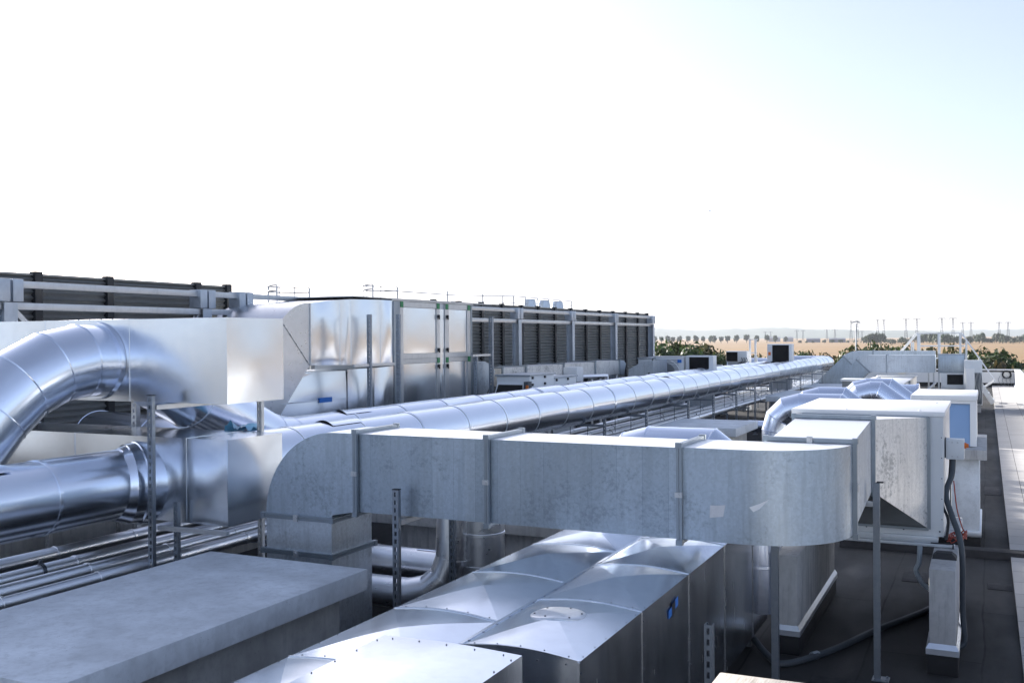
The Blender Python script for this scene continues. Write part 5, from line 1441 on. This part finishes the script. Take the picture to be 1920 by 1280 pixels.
# pylons: twin masts with three-armed tops
def pylon(label, px, d, h, sep):
    p = bearing(px, d, -9); u = bearing(px + 10, d, -9) - p; u.normalize(); v = Vector((-u.y, u.x, 0))
    t = thing('pylon', label, 'pylon', p, 'far twin mast pylons')
    for s in (-1, 1):
        b = p + u * (s * sep / 2); mb = MB(); wb, wt = 5.0, 1.6
        cor = lambda z, i: b + u * ((-1, 1, 1, -1)[i] * (wb + (wt - wb) * z / h) / 2) + v * ((-1, -1, 1, 1)[i] * (wb + (wt - wb) * z / h) / 2) + Vector((0, 0, z))
        for i in range(4): mb.bar(cor(0, i), cor(h, i), .7)
        k = 9
        for j in range(k):
            z0, z1 = h * j / k, h * (j + 1) / k
            for i in range(4): mb.bar(cor(z0, i), cor(z1, (i + 1) % 4), .3)
        build('mast', mb, M['pylon'], t, smooth=False)
        mb = MB(); c = b + Vector((0, 0, h))
        for q in (-1, 1):
            mb.bar(c, c + u * (q * sep * .34) + Vector((0, 0, -.6)), .5); mb.bar(c + Vector((0, 0, 1.8)), c + u * (q * sep * .34), .35)
            mb.bar(c + u * (q * sep * .34), c + u * (q * sep * .34) + Vector((0, 0, -4.5)), .25)
        mb.bar(c, c + Vector((0, 0, 1.8)), .5)
        build('cross_arm', mb, M['pylon'], t, smooth=False)
    return t
PY = [(1602, 2100, 42, 12.5), (1651.5, 2000, 42, 11), (1709, 1900, 41.5, 18), (1776.5, 1900, 42, 18), (1813, 2100, 36, 14.5), (1882, 2000, 34.5, 14.5), (1558, 2700, 30, 20), (1500, 2900, 28, 17), (1440, 3200, 26, 16), (1610, 3000, 25, 18)]
PL = ['behind the lamp post', 'between the lamp post and the stepover stair', 'just left of the stepover stair top', 'above the stepover stair middle', 'above the stepover stair right slope', 'nearest the right edge',
      'faint, above the dark sheds', 'faint, left of the dark sheds', 'faint, above the tall grey condenser', 'smallest, right of the lamp post']
for q, l in zip(PY, PL): pylon('grey twin mast power pylon ' + l, *q)

# lamp post by the road
p = bearing(1605, 92, -9); t = thing('lamp_post', 'slim grey lamp post with flat double head beyond the roof', 'lamp post', p)
build('pole', MB().tube([p, p + Vector((0, 0, 13.1))], [.10, .06], 10), M['strut_light'], t)
u = bearing(1615, 92, -9) - p; u.normalize()
mb = MB(); mb.bar(p + Vector((0, 0, 13.15)) - u * .38, p + Vector((0, 0, 13.28)), .28, .09); mb.bar(p + Vector((0, 0, 13.28)), p + Vector((0, 0, 13.15)) + u * .38, .28, .09)
build('lamp_head', mb, M['strut'], t)

# tiny bird high in the sky
p = Vector((0, 0, CAMZ)) + (Fv + Rv * ((1331 - 960) / f) + Uv * ((640 - 395) / f)) * 120
mb = MB(); mb.tube([p - Rv * .14, p - Rv * .05, p + Rv * .08, p + Rv * .16], [.01, .045, .04, .008], 8)
t = thing('bird', 'tiny dark bird far off in the open sky', 'bird', p)
build('body', mb, M['louvre'], t)
mb = MB(); mb.add([p - Rv * .05, p + Rv * .06, p + Vector((.05, .30, .06)), p + Vector((-.02, .28, .06)), p + Vector((.05, -.30, .06)), p + Vector((-.02, -.28, .06))], [(0, 1, 2, 3), (1, 0, 5, 4)])
build('wing', mb, M['louvre'], t)

# ------------------------------------------------------------------ haze
mb = MB(); mb.box(-12000, -12000, -10, 12000, 14000, 95)
hz = build('haze', mb, [], smooth=False); tag(hz, kind='stuff')
hm = bpy.data.materials.new('haze_air'); hm.use_nodes = True; nt = hm.node_tree
nt.nodes.remove(nt.nodes['Principled BSDF']); pv = nt.nodes.new('ShaderNodeVolumePrincipled')
pv.inputs['Color'].default_value = (.82, .88, .97, 1); pv.inputs['Density'].default_value = 5.5e-5; pv.inputs['Anisotropy'].default_value = .3
nt.links.new(pv.outputs[0], nt.nodes['Material Output'].inputs['Volume'])
hz.data.materials.append(hm)
